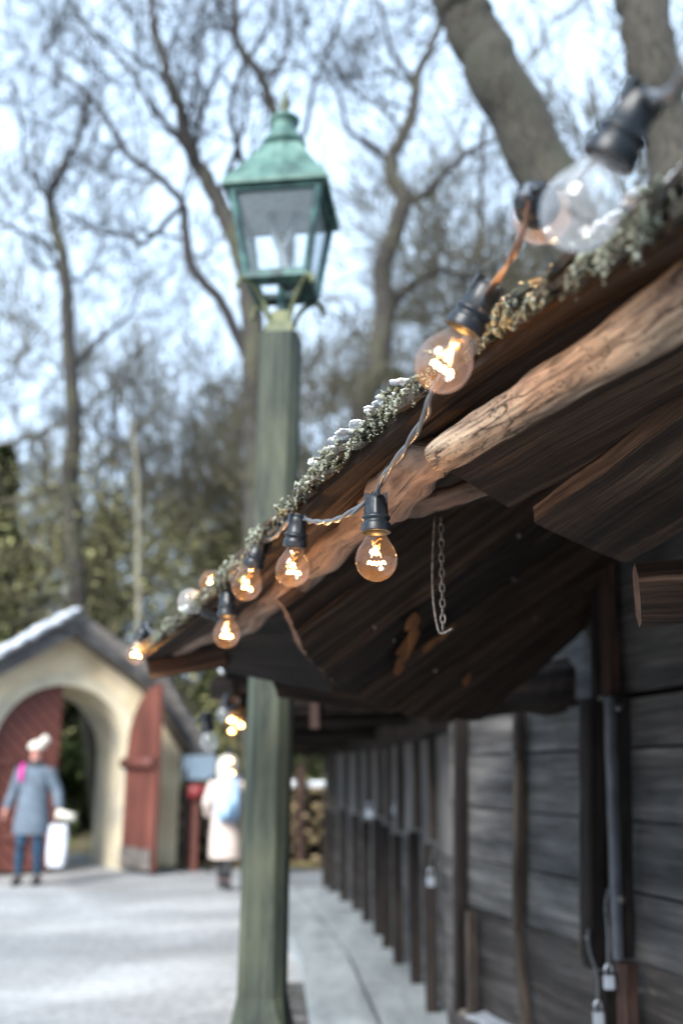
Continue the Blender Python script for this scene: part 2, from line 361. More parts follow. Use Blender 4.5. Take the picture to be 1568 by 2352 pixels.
    def build(s, name, mat, parent=None, loc=None):
        me = bpy.data.meshes.new(name)
        o0 = loc if loc is not None else V()
        me.from_pydata([tuple(V(v) - o0) for v in s.v], [], s.f)
        uvl = me.uv_layers.new(name='UVMap'); k = 0
        flat = []
        for u in s.uv:
            for a in u: flat.extend(a)
        uvl.data.foreach_set('uv', flat)
        me.polygons.foreach_set('use_smooth', s.sm); me.polygons.foreach_set('material_index', s.mi)
        for mm in (mat if isinstance(mat, (list, tuple)) else [mat]): me.materials.append(mm)
        me.update()
        o = bpy.data.objects.new(name, me); COL.objects.link(o); o.location = o0
        if parent:
            o.parent = parent
            o.location = o0 - parent.location if loc is not None else -parent.location
        return o
def _ico():
    t = (1 + 5 ** .5) / 2
    v = [V(p).normalized() for p in [(-1, t, 0), (1, t, 0), (-1, -t, 0), (1, -t, 0), (0, -1, t), (0, 1, t), (0, -1, -t), (0, 1, -t), (t, 0, -1), (t, 0, 1), (-t, 0, -1), (-t, 0, 1)]]
    f = [(0, 11, 5), (0, 5, 1), (0, 1, 7), (0, 7, 10), (0, 10, 11), (1, 5, 9), (5, 11, 4), (11, 10, 2), (10, 7, 6), (7, 1, 8), (3, 9, 4), (3, 4, 2), (3, 2, 6), (3, 6, 8), (3, 8, 9), (4, 9, 5), (2, 4, 11), (6, 2, 10), (8, 6, 7), (9, 8, 1)]
    out = [(v, f)]
    for _ in range(3):
        v2 = list(v); f2 = []; mid = {}
        def md(a, b):
            k = (min(a, b), max(a, b))
            if k not in mid: mid[k] = len(v2); v2.append(((v[a] + v[b]) / 2).normalized())
            return mid[k]
        for a, b, c in f:
            x, y, z = md(a, b), md(b, c), md(c, a); f2 += [(a, x, z), (x, b, y), (z, y, c), (x, y, z)]
        v, f = v2, f2; out.append((v, f))
    return out
ICO = _ico()
def tag(o, label=None, cat=None, group=None, kind=None):
    if label: o['label'] = label
    if cat: o['category'] = cat
    if group: o['group'] = group
    if kind: o['kind'] = kind
    return o
def empty(name, loc, label=None, cat=None, group=None):
    o = bpy.data.objects.new(name, None); o.empty_display_size = .1; COL.objects.link(o); o.location = loc
    return tag(o, label, cat, group)
def catmull(pts, n=6):
    out = []
    for i in range(len(pts) - 1):
        a, b, c, d = pts[max(i - 1, 0)], pts[i], pts[i + 1], pts[min(i + 2, len(pts) - 1)]
        for k in range(n):
            t = k / n; t2, t3 = t * t, t ** 3
            out.append(.5 * ((2 * b) + (c - a) * t + (2 * a - 5 * b + 4 * c - d) * t2 + (3 * b - a - 3 * c + d) * t3))
    out.append(pts[-1].copy()); return out
Z = V((0, 0, 1))

# ================================================================== GROUND
g = MB()
nx = 60
P = []; UV = []
xs = [-220, -120, -60, -30, -16] + [-10 + i * .5 for i in range(41)] + [16, 30, 60, 120, 220]
ys = [-60, -20, -6] + [-3 + i * .5 for i in range(38)] + [20, 30, 60, 120, 400]
for y in ys:
    P.append([V((x, y, .012 * noise.noise(V((x * .8, y * .8, 0))) if abs(x) < 12 and y < 17 else 0)) for x in xs]); UV.append([(x, y) for x in xs])
g.grid(P, UV); tag(g.build('ground', M['ground']), kind='structure')
# wooded hillside
h = MB(); P = []; UV = []
for i in range(40):
    y = 17.5 + (i ** 1.45) * .9
    P.append([V((x, y, -.15 + min(9, max(0, (y - 17)) ** 1.05 * .11) + .5 * noise.noise(V((x * .15, y * .15, 3))))) for x in range(-120, 124, 4)]); UV.append([(0, 0)] * 61)
h.grid(P, UV); tag(h.build('hillside', M['forest_floor']), kind='structure')
d = MB()
P = [[V((x, y, .016 + .01 * noise.noise(V((x * 5, y * 5, 0))))) for x in [-.42 + .05 * i for i in range(10)]] for y in [3.2 + .15 * j for j in range(27)]]
d.grid(P, [[(0, 0)] * 10] * 27); tag(d.build('dirt', M['dirt']), kind='structure')
vg = MB()
P = [[V((x, y, .03 + .05 * noise.noise(V((x * 2, y * 2, 0))))) for x in [-3.0 + .2 * i for i in range(25)]] for y in [15.2 + .25 * j for j in range(11)]]
vg.grid(P, [[(0, 0)] * 25] * 11); tag(vg.build('verge', M['verge']), kind='structure')

# boardwalk
dk = empty('boardwalk', (0, 8, 0), 'pale grey boardwalk with a seam down its middle running along the stall wall', 'boardwalk')
le = [V((.0, 3.0, .1)), V((-.15, 5.64, .1)), V((-.29, 7.7, .1)), V((-.55, 9.3, .1)), V((-.9, 11.9, .1))]
md = [V((.42, 3.0, .1)), V((.2, 5.64, .1)), V((.05, 7.7, .1)), V((-.2, 9.6, .1)), V((-.5, 11.9, .1))]
ri = [V((1.25, 3.0, .1)), V((.62, 5.5, .1)), V((.44, 7.6, .1)), V((.3, 9.5, .1)), V((-.1, 11.9, .1))]
for i in range(4):
    for a, b in ((le, md), (md, ri)):
        m = MB(); gp = .014
        e = (b[i] - a[i]).normalized() * gp; y = (a[i + 1] - a[i]).normalized() * gp
        m.slab(a[i] + e * (a is md) + y, a[i + 1] + e * (a is md) - y, b[i + 1] - e - y, b[i] - e + y, .1, -Z, 20, 6, .004)
        m.build('board', M['deck'], dk)

# ================================================================== STALL NEAR
ST = empty('market_stall', (.9, 3.6, 0), 'nearest dark timber stall with mossy shingle eave above grey plank wall', 'market stall')
ev = [(2250, 60, .42), (1800, 300, .56), (1568, 440, .72), (1380, 560, .86), (1200, 655, 1.0), (1060, 780, 1.12), (950, 885, 1.25), (840, 985, 1.42), (735, 1052, 1.6), (655, 1165, 1.8), (590, 1255, 2.0), (500, 1350, 2.32), (410, 1432, 2.7), (320, 1488, 3.05)]
E = [at(*p) for p in ev]
E[0].z = E[1].z
E.insert(0, E[0] + (E[0] - E[4]) * 1.6); E[0].z = E[1].z
E.insert(0, E[0] + (E[0] - E[1])); E[0].z = E[1].z
for _ in range(3):
    E = [E[0]] + [E[i] * .5 + (E[i - 1] + E[i + 1]) * .25 for i in range(1, len(E) - 1)] + [E[-1]]
INN = []
for i in range(len(E)):
    t = (E[min(i + 2, len(E) - 1)] - E[max(i - 2, 0)]); t.z = 0; t.normalize()
    INN.append(V((t.y, -t.x, 0)))
EC = catmull(E, 8)
def enorm(k):
    i = min(k / 8, len(E) - 1.001); a = int(i); return INN[a].lerp(INN[a + 1], i - a).normalized()
SL = .42
# underside roof boards running along the eave
rf = MB()
offs = [.01, .05, .11, .2, .34, .5, .68, .86, 1.05, 1.3, 1.6, 2.0, 2.4]
for j in range(len(offs) - 1):
    dz = -.034 - (.012 if j % 2 else 0) - (.008 if j < 3 else 0)
    row = []; uvr = []
    u0, v0 = rnd(0, 50), rnd(0, 50); ln = 0
    for k in range(len(EC)):
        if k: ln += (EC[k] - EC[k - 1]).length
        nn = enorm(k); a, b = offs[j] - .004, offs[j + 1] + .012
        w = .003 * noise.noise(V((ln * 6, j * 3.3, 0)))
        tl = -.01
        pa = EC[k] + nn * a + Z * (SL * a + dz + w); pb = EC[k] + nn * b + Z * (SL * b + dz + tl + w)
        row.append([pa, pb, pb + Z * .02, pa + Z * .02]); wd = b - a
        uvr.append([(ln + u0, v0), (ln + u0, v0 + wd), (ln + u0, v0 + wd + .02), (ln + u0, v0 + 2 * wd), (ln + u0, v0 + 2 * wd + .02)])
    rf.grid(row, uvr, True, False)
    for e in (0, -1):
        b = len(rf.v); rf.v.extend(row[e]); rf.face((b, b + 1, b + 2, b + 3), None, False)
roof = rf.build('roof', M['plank_warm'], ST)
# shingle layers
sh = MB()
cum = [0]
for k in range(1, len(EC)): cum.append(cum[-1] + (EC[k] - EC[k - 1]).length)
def epos(s):
    import bisect
    k = min(max(bisect.bisect(cum, s) - 1, 0), len(cum) - 2); t = (s - cum[k]) / (cum[k + 1] - cum[k])
    return EC[k].lerp(EC[k + 1], t), enorm(k)
TOT = cum[-1]
for layer in range(3):
    s = 0.
    while s < TOT - .02:
        w = rnd(.035, .08); p, nn = epos(s + w / 2); tt = V((-nn.y, nn.x, 0))
        out = rnd(-.004, .02) - (0.010 if layer == 0 else 0) + .004
        a = p - nn * out + Z * (-.028 + layer * .011 - out * SL); ln = rnd(.2, .3)
        q = a + nn * ln + Z * (ln * (SL + .01))
        e = tt * (w / 2 - .001)
        sh.slab(a - e, q - e, q + e, a + e, .008, Z, 6, 4, .0025, .012)
        s += w
sh.build('shingles', M['shingle'], ST)
# outer roof cover so the roof is closed above
cv = MB(); row = []; uvr = []
for k in range(0, len(EC), 2):
    nn = enorm(k); r = []
    for a in (.1, .5, 1., 1.5, 2., 2.45):
        r.append(EC[k] + nn * a + Z * (SL * a + .012 + .006 * noise.noise(V((k, a * 9, 0)))))
    r2 = [x + Z * .02 for x in r][::-1]
    row.append(r + r2); uvr.append([(k * .1, a * .2) for a in range(13)])
cv.grid(row, uvr, True, False)
cv.build('shingle_cover', M['shingle'], ST)

# lichen fronds & lumps
li = MB(); lo = MB()
def frond(mb, p, dr, ln, w):
    n = max(4, int(ln / .0045)); side = dr.cross(V((rnd(-1, 1), rnd(-1, 1), rnd(-1, 1)))).normalized(); c = p.copy(); d = dr.copy()
    for i in range(n):
        t = i / (n - 1); r = w * (1 - .55 * t) * rnd(.75, 1.25)
        mb.blob(c + V((rnd(-1, 1), rnd(-1, 1), rnd(-1, 1))) * .0012, r, None, .6, 0, (1, .22, 1.25))
        d = (d + V((rnd(-1, 1), rnd(-1, 1), rnd(-1, 1))) * .18).normalized(); c = c + d * (ln / n)
s = TOT * .15
while s < TOT - .25:
    p, nn = epos(s); tt = V((-nn.y, nn.x, 0))
    dens = (.85 if s < TOT * .6 else .6) + 1.3 * noise.noise(V((s * 9, 0, 5)))
    if rnd(0, 1) < dens:
        f = (-Z * rnd(.7, 1.1) - nn * rnd(-.2, .5) + tt * rnd(-.35, .35)).normalized()
        frond(li, p - nn * rnd(.012, .026) + Z * rnd(-.026, -.006), f, rnd(.012, .034) * (1.3 if s < TOT * .55 else 1), rnd(.0026, .0042))
    s += rnd(.003, .008)
s = TOT * .15
while s < TOT - .05:
    p, nn = epos(s)
    k = noise.noise(V((s * 9, 2, 5)))
    if k > .0:
        for _ in range(2):
            li.blob(p - nn * rnd(.0, .028) + Z * rnd(-.026, .004), rnd(.0022, .0062), None, .9, 1, (1, 1, .45))
    s += rnd(.004, .010)
li.build('lichen', M['lichen'], ST)['kind'] = 'stuff'
mo = MB()
for s0 in (TOT * .5,):
    pass
for px, py, Y, nn_ in ((716, 1102, 1.66, 14), (722, 1125, 1.67, 6), (1210, 725, 1.02, 8), (560, 1330, 2.1, 6)):
    c = at(px, py, Y)
    for _ in range(nn_): mo.blob(c + V((rnd(-1, 1), rnd(-1, 1), rnd(-1, 1))) * .007, rnd(.003, .0055), None, .4, 1)
mo.build('moss', M['moss'], ST)['kind'] = 'stuff'
# snow lumps lying on the shingle edge
sn = MB()
def snow_at(px0, py0, Y0, px1, py1, Y1, n, r):
    a, b = at(px0, py0, Y0), at(px1, py1, Y1)
    sa, sb = [min(range(len(EC)), key=lambda k: (EC[k] - q).length) for q in (a, b)]
    for i in range(n * 3):
        ss = cum[sa] + (cum[sb] - cum[sa]) * (i + .5) / (n * 3); p, nn = epos(ss)
        sn.blob(p - nn * rnd(-.02, .018) + Z * rnd(.002, .010), r * rnd(.8, 1.25), Quaternion((0, 0, 1), rnd(0, 6)), .2, 2, (1.5, 1.3, .42))
    return
    for i in range(n):
        t = (i + .5) / n; p = a.lerp(b, t); sn.blob(p + Z * rnd(-.002, .001), r * rnd(.7, 1.1), Quaternion((0, 0, 1), rnd(0, 6)), .18, 2, (1.9, 1.6, .5))
snow_at(748, 1046, 1.56, 845, 985, 1.40, 12, .0075)
snow_at(868, 975, 1.37, 900, 942, 1.3, 4, .006)
snow_at(905, 938, 1.29, 940, 915, 1.24, 5, .006)
snow_at(1130, 735, 1.06, 1165, 708, 1.02, 3, .009)
snow_at(1460, 428, .81, 1640, 352, .68, 14, .0055)
snow_at(1500, 362, .8, 1568, 330, .7, 4, .006)
for px, py, Y, r in ((690, 1120, 1.7, .008), (668, 1158, 1.78, .009), (640, 1195, 1.86, .009), (652, 1205, 1.86, .009), (620, 1240, 1.94, .01), (606, 1262, 2., .01), (560, 1300, 2.12, .016), (543, 1312, 2.16, .016), (525, 1325, 2.24, .014), (475, 1372, 2.4, .016), (455, 1392, 2.5, .02), (440, 1405, 2.6, .02), (722, 1060, 1.62, .008)):
    sn.blob(at(px, py, Y), r, Quaternion((0, 0, 1), rnd(0, 6)), .4, 2, (1.3, 1.1, .7))
sn.build('snow_patches', M['snow'], ST)['kind'] = 'stuff'

# peeled pole and gnarled log under the eave
lg = MB()
pp = catmull([atz(2300, 200, 1.765), atz(1850, 520, 1.765), atz(1568, 690, 1.765), atz(1400, 805, 1.765), atz(1200, 930, 1.765), atz(1012, 1046, 1.768)], 10)
rr = [.037 - .015 * i / (len(pp) - 1) for i in range(len(pp))]
rr = [r * (1 + .10 * noise.noise(V((i * .31, 0, 0)))) * (1.08 if i > len(rr) - 8 else 1) for i, r in enumerate(rr)]
lg.tube(pp, rr, 36, .17, endmi=1); lg.build('peeled_pole', [M['log'], M['end']], ST)
lg = MB()
pp = catmull([at(1090, 985, 1.27), at(985, 1055, 1.42), at(915, 1125, 1.55), at(865, 1175, 1.68), at(780, 1245, 1.92), at(700, 1320, 2.15), at(620, 1380, 2.4), at(560, 1430, 2.6), at(480, 1452, 2.85), at(360, 1500, 3.2)], 10)
rr = [(.016 if i < 9 else .031 + .009 * noise.noise(V((i * .2, 7, 0)))) + (.007 if 14 < i < 30 else 0) for i in range(len(pp))]
lg.tube(pp, rr, 24, .3, endmi=1); lg.build('gnarled_log', [M['oldlog'], M['end']], ST)
lg = MB(); lg.tube(catmull([at(905, 1175, 1.85), at(1000, 1150, 1.8), at(1090, 1120, 1.78), at(1230, 1060, 1.78)], 8), [.022 + .005 * noise.noise(V((i * .3, 3, 3))) for i in range(25)], 18, .3)
lg.build('short_log', M['oldlog'], ST)

# bracket boards in front
def S(q, th, away, name='bracket_board', mat='plank_warm', nu=26, nv=8, amp=.004, rag=.004):
    m = MB(); m.slab(*q, th, away, nu, nv, amp, rag, endmi=1, sidemi=2); return m.build(name, [M[mat], M['end'], M['edgewood']], ST)
S((atz(985, 1058, 1.80), atz(1700, 640, 1.80), atz(1800, 830, 1.80), atz(1170, 1167, 1.80)), .028, Z)
S((atz(1225, 1202, 1.765), atz(1740, 830, 1.775), atz(1800, 1080, 1.775), atz(1437, 1295, 1.765)), .028, Z)
m = MB(); m.beam(at(1462, 1372, 1.58), at(1462, 1372, 1.58) + V((.75, -.16, .03)), .115, .10, n=20, wob=.22, endmi=1, ch=.32)
m.build('beam_end', [M['plank_warm'], M['end']], ST)
# the fan of boards running up from the eave to the wall
G = [at(655, 1395, 2.15), at(703, 1505, 2.4), at(780, 1582, 2.75), at(860, 1614, 3.0), at(950, 1648, 3.3), at(1100, 1655, 3.7)]
Hh = [at(1300, 930, 2.3), at(1420, 980, 2.7), at(1430, 1100, 3.05), at(1420, 1215, 3.35), at(1410, 1310, 3.6), at(1400, 1398, 3.85)]
for k in range(5):
    for h_i in range(2 if k < 4 else 1):
        t0, t1 = (h_i * .5, h_i * .5 + .5) if k < 4 else (0, 1)
        n_ = (CAM - G[k]).normalized() * (.0, .022, .008, .03, .012, .026, .004, .018, .01)[k * 2 + h_i]
        S((G[k].lerp(G[k + 1], t0) + n_, Hh[k].lerp(Hh[k + 1], t0) + n_, Hh[k].lerp(Hh[k + 1], t1 * .995) + n_, G[k].lerp(G[k + 1], t1 + .02) + n_), .03, V((-.3, .5, .8)), 'soffit_board', 'plank_warm' if (k + h_i) % 3 != 2 else 'plank', amp=.007, rag=.006)
# worn patches of bare wood on the boards
from mathutils.geometry import intersect_line_plane
def onfan(px, py, k, off=.045):
    n_ = (Hh[k] - G[k]).cross(G[k + 1] - G[k]).normalized(); d_ = at(px, py, 5) - CAM
    if n_.dot(d_) > 0: n_ = -n_
    return intersect_line_plane(CAM, CAM + d_, G[k] + n_ * off, n_)
for k, cx, cy_, ln, wd_, an in ((2, 936, 1478, 58, 13, -62), (2, 1000, 1472, 52, 7, -38), (1, 944, 1430, 24, 9, -60), (3, 1071, 1563, 16, 8, -60), (2, 915, 1540, 14, 8, -50)):
    m = MB(); o0 = rnd(0, 50); pts_ = []
    for q in range(26):
        t = 2 * math.pi * q / 26; kk = 1 + .55 * noise.noise(V((math.cos(t) * 1.6 + o0, math.sin(t) * 1.6, 0))) + .2 * noise.noise(V((math.cos(t) * 6 + o0, math.sin(t) * 6, 0)))
        x, y = math.cos(t) * ln * kk, math.sin(t) * wd_ * kk; a_ = R(an); pts_.append(onfan(cx + x * math.cos(a_) - y * math.sin(a_), cy_ + x * math.sin(a_) + y * math.cos(a_), k, .040))
    n_ = (CAM - pts_[0]).normalized() * .004
    m.v = pts_ + [p - n_ for p in pts_]; uu = [((p - pts_[0]).y, (p - pts_[0]).x) for p in pts_]
    m.face(range(26), uu, False)
    for q in range(26): m.face((q, (q + 1) % 26, 26 + (q + 1) % 26, 26 + q), None, False)
    m.build('bare_wood_patch', M['bare'], ST)
S((at(330, 1490, 3.08), at(500, 1425, 3.0), at(522, 1530, 3.05), at(345, 1562, 3.1)), .03, V((.2, 1, 0)), 'rake_board', 'plank_warm')
S((at(470, 1440, 2.9), at(690, 1380, 2.5), at(760, 1590, 3.1), at(520, 1545, 3.2)), .03, V((.2, 1, .4)), 'soffit_board', 'plank')
S((at(600, 1500, 3.3), at(860, 1500, 3.3), at(900, 1640, 3.4), at(640, 1602, 3.4)), .03, V((.2, 1, .4)), 'soffit_board', 'plank_warm')
for k, px, py in ((0, 860, 1440), (1, 1010, 1340), (2, 1180, 1330), (3, 1228, 1420), (2, 905, 1470), (3, 1000, 1540), (1, 1190, 1230)):
    m = MB(); m.blob(onfan(px, py, k, .046), .007, None, .1, 1, (1, .5, 1)); m.build('nail_head', M['iron'], ST)
# tie beam
m = MB(); m.beam(at(985, 1590, 4.1), at(1400, 1572, 3.95), .15, .2, n=14, wob=.25, ch=.3); m.build('tie_beam', [M['plank']], ST)
m = MB(); m.beam(at(1330, 1560, 4.1), at(1392, 1380, 4.0), .1, .09, n=10, wob=.2, ch=.3); m.build('brace', [M['plank']], ST)

# near wall
W0, W1 = V((.57, 5.2, 0)), V((1.63, 1.2, 0))
wd = (W1 - W0).normalized(); wn = V((-wd.y, wd.x, 0)); 
if wn.x > 0: wn = -wn                       # towards the walkway
WL = (W1 - W0).length
def wallpt(px, z, off=0.):
    k = (px - 784) / F                      # X = k*depth(z)
    # solve W0+s*wd + wn*off : X = k*(Y*CS + (z-1.35)*SN)
    a = W0 + wn * off
    s_ = (k * (a.y * CS + (z - 1.35) * SN) - a.x) / (wd.x - k * wd.y * CS)
    p = a + wd * s_; return V((p.x, p.y, z))
def wall_boards(name, zs, mat, set_, a=0., b=None):
    m = MB(); b = WL if b is None else b
    for z0, z1 in zip(zs, zs[1:]):
        o = wn * (set_ + rnd(-.004, .004))
        p = W0 + wd * a + o; q = W0 + wd * b + o
        m.slab(p + Z * (z0 + .003), q + Z * (z0 + .003 + rnd(-.01, .01)), q + Z * (z1 - .003), p + Z * (z1 - .003), .03, -wn, 40, 6, .004)
    return m.build(name, M[mat], ST)
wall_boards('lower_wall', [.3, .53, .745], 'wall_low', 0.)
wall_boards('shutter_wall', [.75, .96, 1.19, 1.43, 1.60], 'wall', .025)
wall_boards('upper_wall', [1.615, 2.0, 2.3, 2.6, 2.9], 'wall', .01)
m = MB(); m.slab(W0 - wn * .05 + Z * .0, W1 - wn * .05, W1 - wn * .05 + Z * 2.9, W0 - wn * .05 + Z * 2.9, .03, -wn, 4, 4, 0); m.build('wall_backing', M['batten_dark'], ST)
m = MB(); m.beam(W0 + wd * .05 + wn * .03 + Z * .2, W1 + wn * .03 + Z * .2, .12, .2, n=30, wob=.1, ch=.2); m.build('sill_log', M['wall_low'], ST)
m = MB(); m.slab(W0 + wd * .3 + wn * .0 + Z * .312, W1 + Z * .312, W1 + wn * .09 + Z * .3, W0 + wd * .3 + wn * .09 + Z * .3, .012, -Z, 60, 6, .008)
m.build('sill_snow', M['snow_old'], ST)
def batten(px0, z0, px1, z1, w, h, mat, off=.06, name='batten', parent=None):
    m = MB(); a, b = wallpt(px0, z0, off), wallpt(px1, z1, off)
    pts = [a.lerp(b, i / 14) + wd * (.006 * noise.noise(V((i * .5, px0, 0)))) for i in range(15)]
    x, y = w / 2, h / 2; c = min(w, h) * .2
    sec = [(x, -y + c), (x, y - c), (x - c, y), (-x + c, y), (-x, y - c), (-x, -y + c), (-x + c, -y), (x - c, -y)]
    m.sweep(pts, sec, wn, smooth=False, wob=.12); return m.build(name, M[mat], parent or ST)
batten(1057, .12, 1057, 1.63, .05, .06, 'batten_dark')
batten(1084, .3, 1082, .735, .036, .05, 'batten')
batten(1190, .72, 1192, 1.60, .042, .05, 'batten')
batten(1212, .3, 1192, .715, .036, .05, 'batten')
batten(1366, .70, 1362, 1.60, .062, .08, 'batten_dark', .075)
batten(1345, .72, 1344, 1.60, .012, .05, 'batten', .07)
batten(1402, .3, 1392, .69, .06, .07, 'batten_dark', .07)
batten(1418, .76, 1398, 1.60, .036, .03, 'strap', .11, 'metal_strap')
batten(1446, .3, 1440, .75, .05, .06, 'batten_red', .08)
batten(1436, .76, 1425, 1.60, .03, .06, 'batten_dark', .07)
batten(1404, 1.60, 1388, 2.2, .06, .06, 'batten_red', .06)
batten(1376, 1.60, 1372, 2.2, .05, .05, 'batten_dark', .05)
for px in (1750, 1950):
    batten(px, .3, px, 1.6, .05, .06, 'batten_dark', .06)
# bolt head plates
m = MB()
for px, z in ((1420, 1.56), (1182, 1.42), (1380, 1.6), (1350, .8), (1425, .95)):
    m = MB(); m.blob(wallpt(px, z, .12), .012, None, .1, 1); m.build('bolt_head', M['iron'], ST)

# ================================================================== STALL FAR
S2 = empty('market_stall', (.3, 8.5, 0), 'farther stall of upright grey battens and shutters standing on the pale boardwalk', 'market stall')
ft = [(1040, 2340, None)]
def gp(px, py, z=.1):           # ground point under a pixel
    k = (RGT * ((px - 784) / F) + UPC * ((1176 - py) / F) + FWD); return CAM + k * ((z - CAM.z) / k.z)
feet = [(993, 2324), (956, 2258), (915, 2213), (888, 2176), (868, 2147), (841, 2117), (817, 2090), (788, 2069), (763, 2049), (747, 2037)]
FP = [gp(*q) for q in feet]
WP = [V((.60, 5.25, .1))] + [p + V((.07, .03, 0)) for p in FP] + [FP[-1] + V((.0, .9, 0))]
for i in range(len(WP) - 1):
    a, b = WP[i], WP[i + 1]
    m = MB(); w_ = V((.02, 0, 0)); zz = [.0, .2, .42, .62, .82]
    for z0, z1 in zip(zz, zz[1:]): m.slab(b + Z * (z0 + .003), a + Z * (z0 + .003), a + Z * (z1 - .003), b + Z * (z1 - .003), .03, V((1, 0, 0)), 8, 3, .004)
    m.build('lower_board', M['wall'], S2)
    m = MB(); m.slab(b + Z * .825 - w_, b + Z * 1.47 - w_, a + Z * 1.47 - w_, a + Z * .825 - w_, .03, V((1, 0, 0)), 8, 5, .004)
    m.build('shutter_board', M['wall_far'], S2)
for i, p in enumerate(FP):
    nx_ = V((-1, 0, 0)); top = .86 + .03 * math.sin(i * 2.1)
    m = MB(); m.beam(p + V((0, 0, 0)), p + Z * top, .055, .07, V((1, 0, 0)), 10, .12); m.build('lower_batten', M['batten_dark'], S2)
    m = MB(); m.beam(p + V((.03, .03, top + .02)), p + V((.03, .03, 1.5)), .05, .05, V((1, 0, 0)), 10, .12); m.build('upper_batten', M['batten'], S2)
m = MB(); m.slab(V((.66, 5.2, .1)), V((-.0, 12.9, .1)), V((.1, 12.9, 2.3)), V((.76, 5.2, 2.3)), .05, V((1, 0, 0)), 6, 4, 0); m.build('wall_backing', M['batten_dark'], S2)
# lintel beams
m = MB()
hp = [V((.50, 5.2, 1.63))] + [p + V((.02, 0, 1.52)) for p in FP] + [FP[-1] + V((0, 1, 1.52))]
m.sweep(catmull(hp, 2), [(.06, -.07), (.06, .07), (-.06, .07), (-.06, -.07)], wob=.2, smooth=False); m.build('lintel', M['plank'], S2)
F0 = [V((-.60, 4.9, 1.86)), V((-.66, 6.5, 1.82)), V((-.74, 8.5, 1.78)), V((-.84, 10.5, 1.75)), V((-.9, 12.6, 1.72))]
m = MB(); row = []; uvr = []
for i, p in enumerate(F0):
    r = [p, p + V((.9, .05, .38)), p + V((1.9, .1, .80))]; row.append(r + [x + Z * .06 for x in r][::-1]); uvr.append([(i * 1.9, a * .5) for a in range(7)])
m.grid(row, uvr, True, False)
for e in (0, -1):
    b = len(m.v); m.v.extend(row[e]); m.face(range(b, b + 6), None, False)
m.build('roof', M['plank'], S2)
m = MB()
for i in range(30):
    t = i / 29 * 4; k = min(int(t), 3); p = F0[k].lerp(F0[k + 1], t - k)
    m.blob(p + V((rnd(-.02, .05), 0, .08)), rnd(.03, .07), Quaternion(), .3, 2, (1, 1.5, .4))
m.blob(F0[0] + V((.02, .0, .08)), .06, Quaternion(), .2, 2, (1.4, 1, .5))
m.build('roof_snow', M['snow'], S2)['kind'] = 'stuff'
for i, (a, b, w, h) in enumerate([(V((-.42, 5.05, 1.70)), V((.75, 5.15, 1.76)), .12, .16), (V((-.6, 5.0, 1.76)), V((-.75, 12.3, 1.62)), .12, .12),
        (V((-.55, 6.6, 1.70)), V((.6, 6.6, 1.72)), .12, .14), (V((-.6, 8.3, 1.66)), V((.5, 8.3, 1.68)), .12, .14), (V((-.7, 10.4, 1.64)), V((.3, 10.4, 1.66)), .12, .14), (V((-.85, 12.4, 1.62)), V((.2, 12.4, 1.64)), .12, .14)]):
    m = MB(); m.beam(a, b, w, h, n=12, wob=.25, ch=.3); m.build('roof_beam', M['plank'], S2)
m = MB(); m.beam(V((-.14, 5.0, 1.9)), V((-.13, 5.0, 1.56)), .045, .05, V((0, 1, 0)), 6, .2); m.build('hanging_peg', M['batten_red'], S2)
m = MB(); m.slab(V((-.55, 5.06, 1.74)), V((.85, 5.2, 1.8)), V((.85, 5.2, 2.35)), V((-.55, 5.06, 1.86)), .03, V((0, 1, 0)), 10, 4, .003); m.build('gable_board', M['plank'], S2)

# ================================================================== CHAIN
ch = empty('hanging_chain', at(1012, 1185, 1.75), 'grey iron chain with a wire beside it hanging from short log under the eave', 'chain')
m = MB(); a, b = at(1012, 1188, 1.75), at(1017, 1448, 1.72)
nl = 15
for i in range(nl):
    c = a.lerp(b, (i + .5) / nl); ln = (b - a).length / nl * .66; dwn = (b - a).normalized()
    s1 = RGT if i % 2 else V((.35, 1, 0)).normalized()
    pts = [c + dwn * (ln * math.cos(t * math.pi / 5)) + s1 * (.0042 * math.sin(t * math.pi / 5)) for t in range(11)]
    m.tube(pts, [.0016] * 11, 6, cap=False, up=s1.cross(dwn))
m.build('chain', M['iron'], ch)
m = MB(); m.tube(catmull([at(998, 1185, 1.75), at(993, 1290, 1.74), at(994, 1370, 1.73), at(1002, 1430, 1.72), at(1012, 1455, 1.72), at(1038, 1444, 1.70)], 6), [.0022] * 31, 7)
m.build('wire', M['iron'], ch)

# ================================================================== PADLOCKS
def padlock(p, sc, label, cord=None, rot=0.):
    o = empty('padlock', p, label, 'padlock', 'padlocks on the stall shutters')
    m = MB(); m.beam(p + Z * (-.022 * sc), p + Z * (.018 * sc), .036 * sc, .016 * sc, V((0, 1, 0)), 2, ch=.25); m.build('lock_body', M['steel'], o)
    m = MB(); pts = [p + V((.011 * sc * math.cos(t), 0, .018 * sc + (.022 * sc * (1 if 0 < t < math.pi else .0)) * math.sin(t) + .012 * sc * (1 if 0 < t < math.pi else 0))) for t in [math.pi * i / 8 for i in range(9)]]
    m.tube(pts, [.0032 * sc] * 9, 8, up=V((0, 1, 0))); m.build('shackle', M['steel'], o)
    if cord:
        m = MB(); m.tube(catmull(cord, 6), [.004] * (6 * (len(cord) - 1) + 1), 7); m.build('cord', M['cable'], o)
q = wallpt(1398, .70, .16); q2 = wallpt(1374, .58, .17)
padlock(q, 1.0, 'upper of the two silver padlocks hanging low on the near grey plank wall', [wallpt(1398, .985, .15), wallpt(1390, .93, .15), wallpt(1394, .85, .15), q + Z * .05])
padlock(q2, 1.0, 'lower of the two silver padlocks hanging low on the near grey plank wall', [wallpt(1350, .83, .12), wallpt(1352, .77, .14), wallpt(1370, .70, .15), q2 + Z * .05])
padlock(V((.47, 5.55, .80)), 1.2, 'silver padlock beside the black corner post of the stalls', [V((.49, 5.5, .98)), V((.47, 5.52, .9)), V((.47, 5.55, .86))])
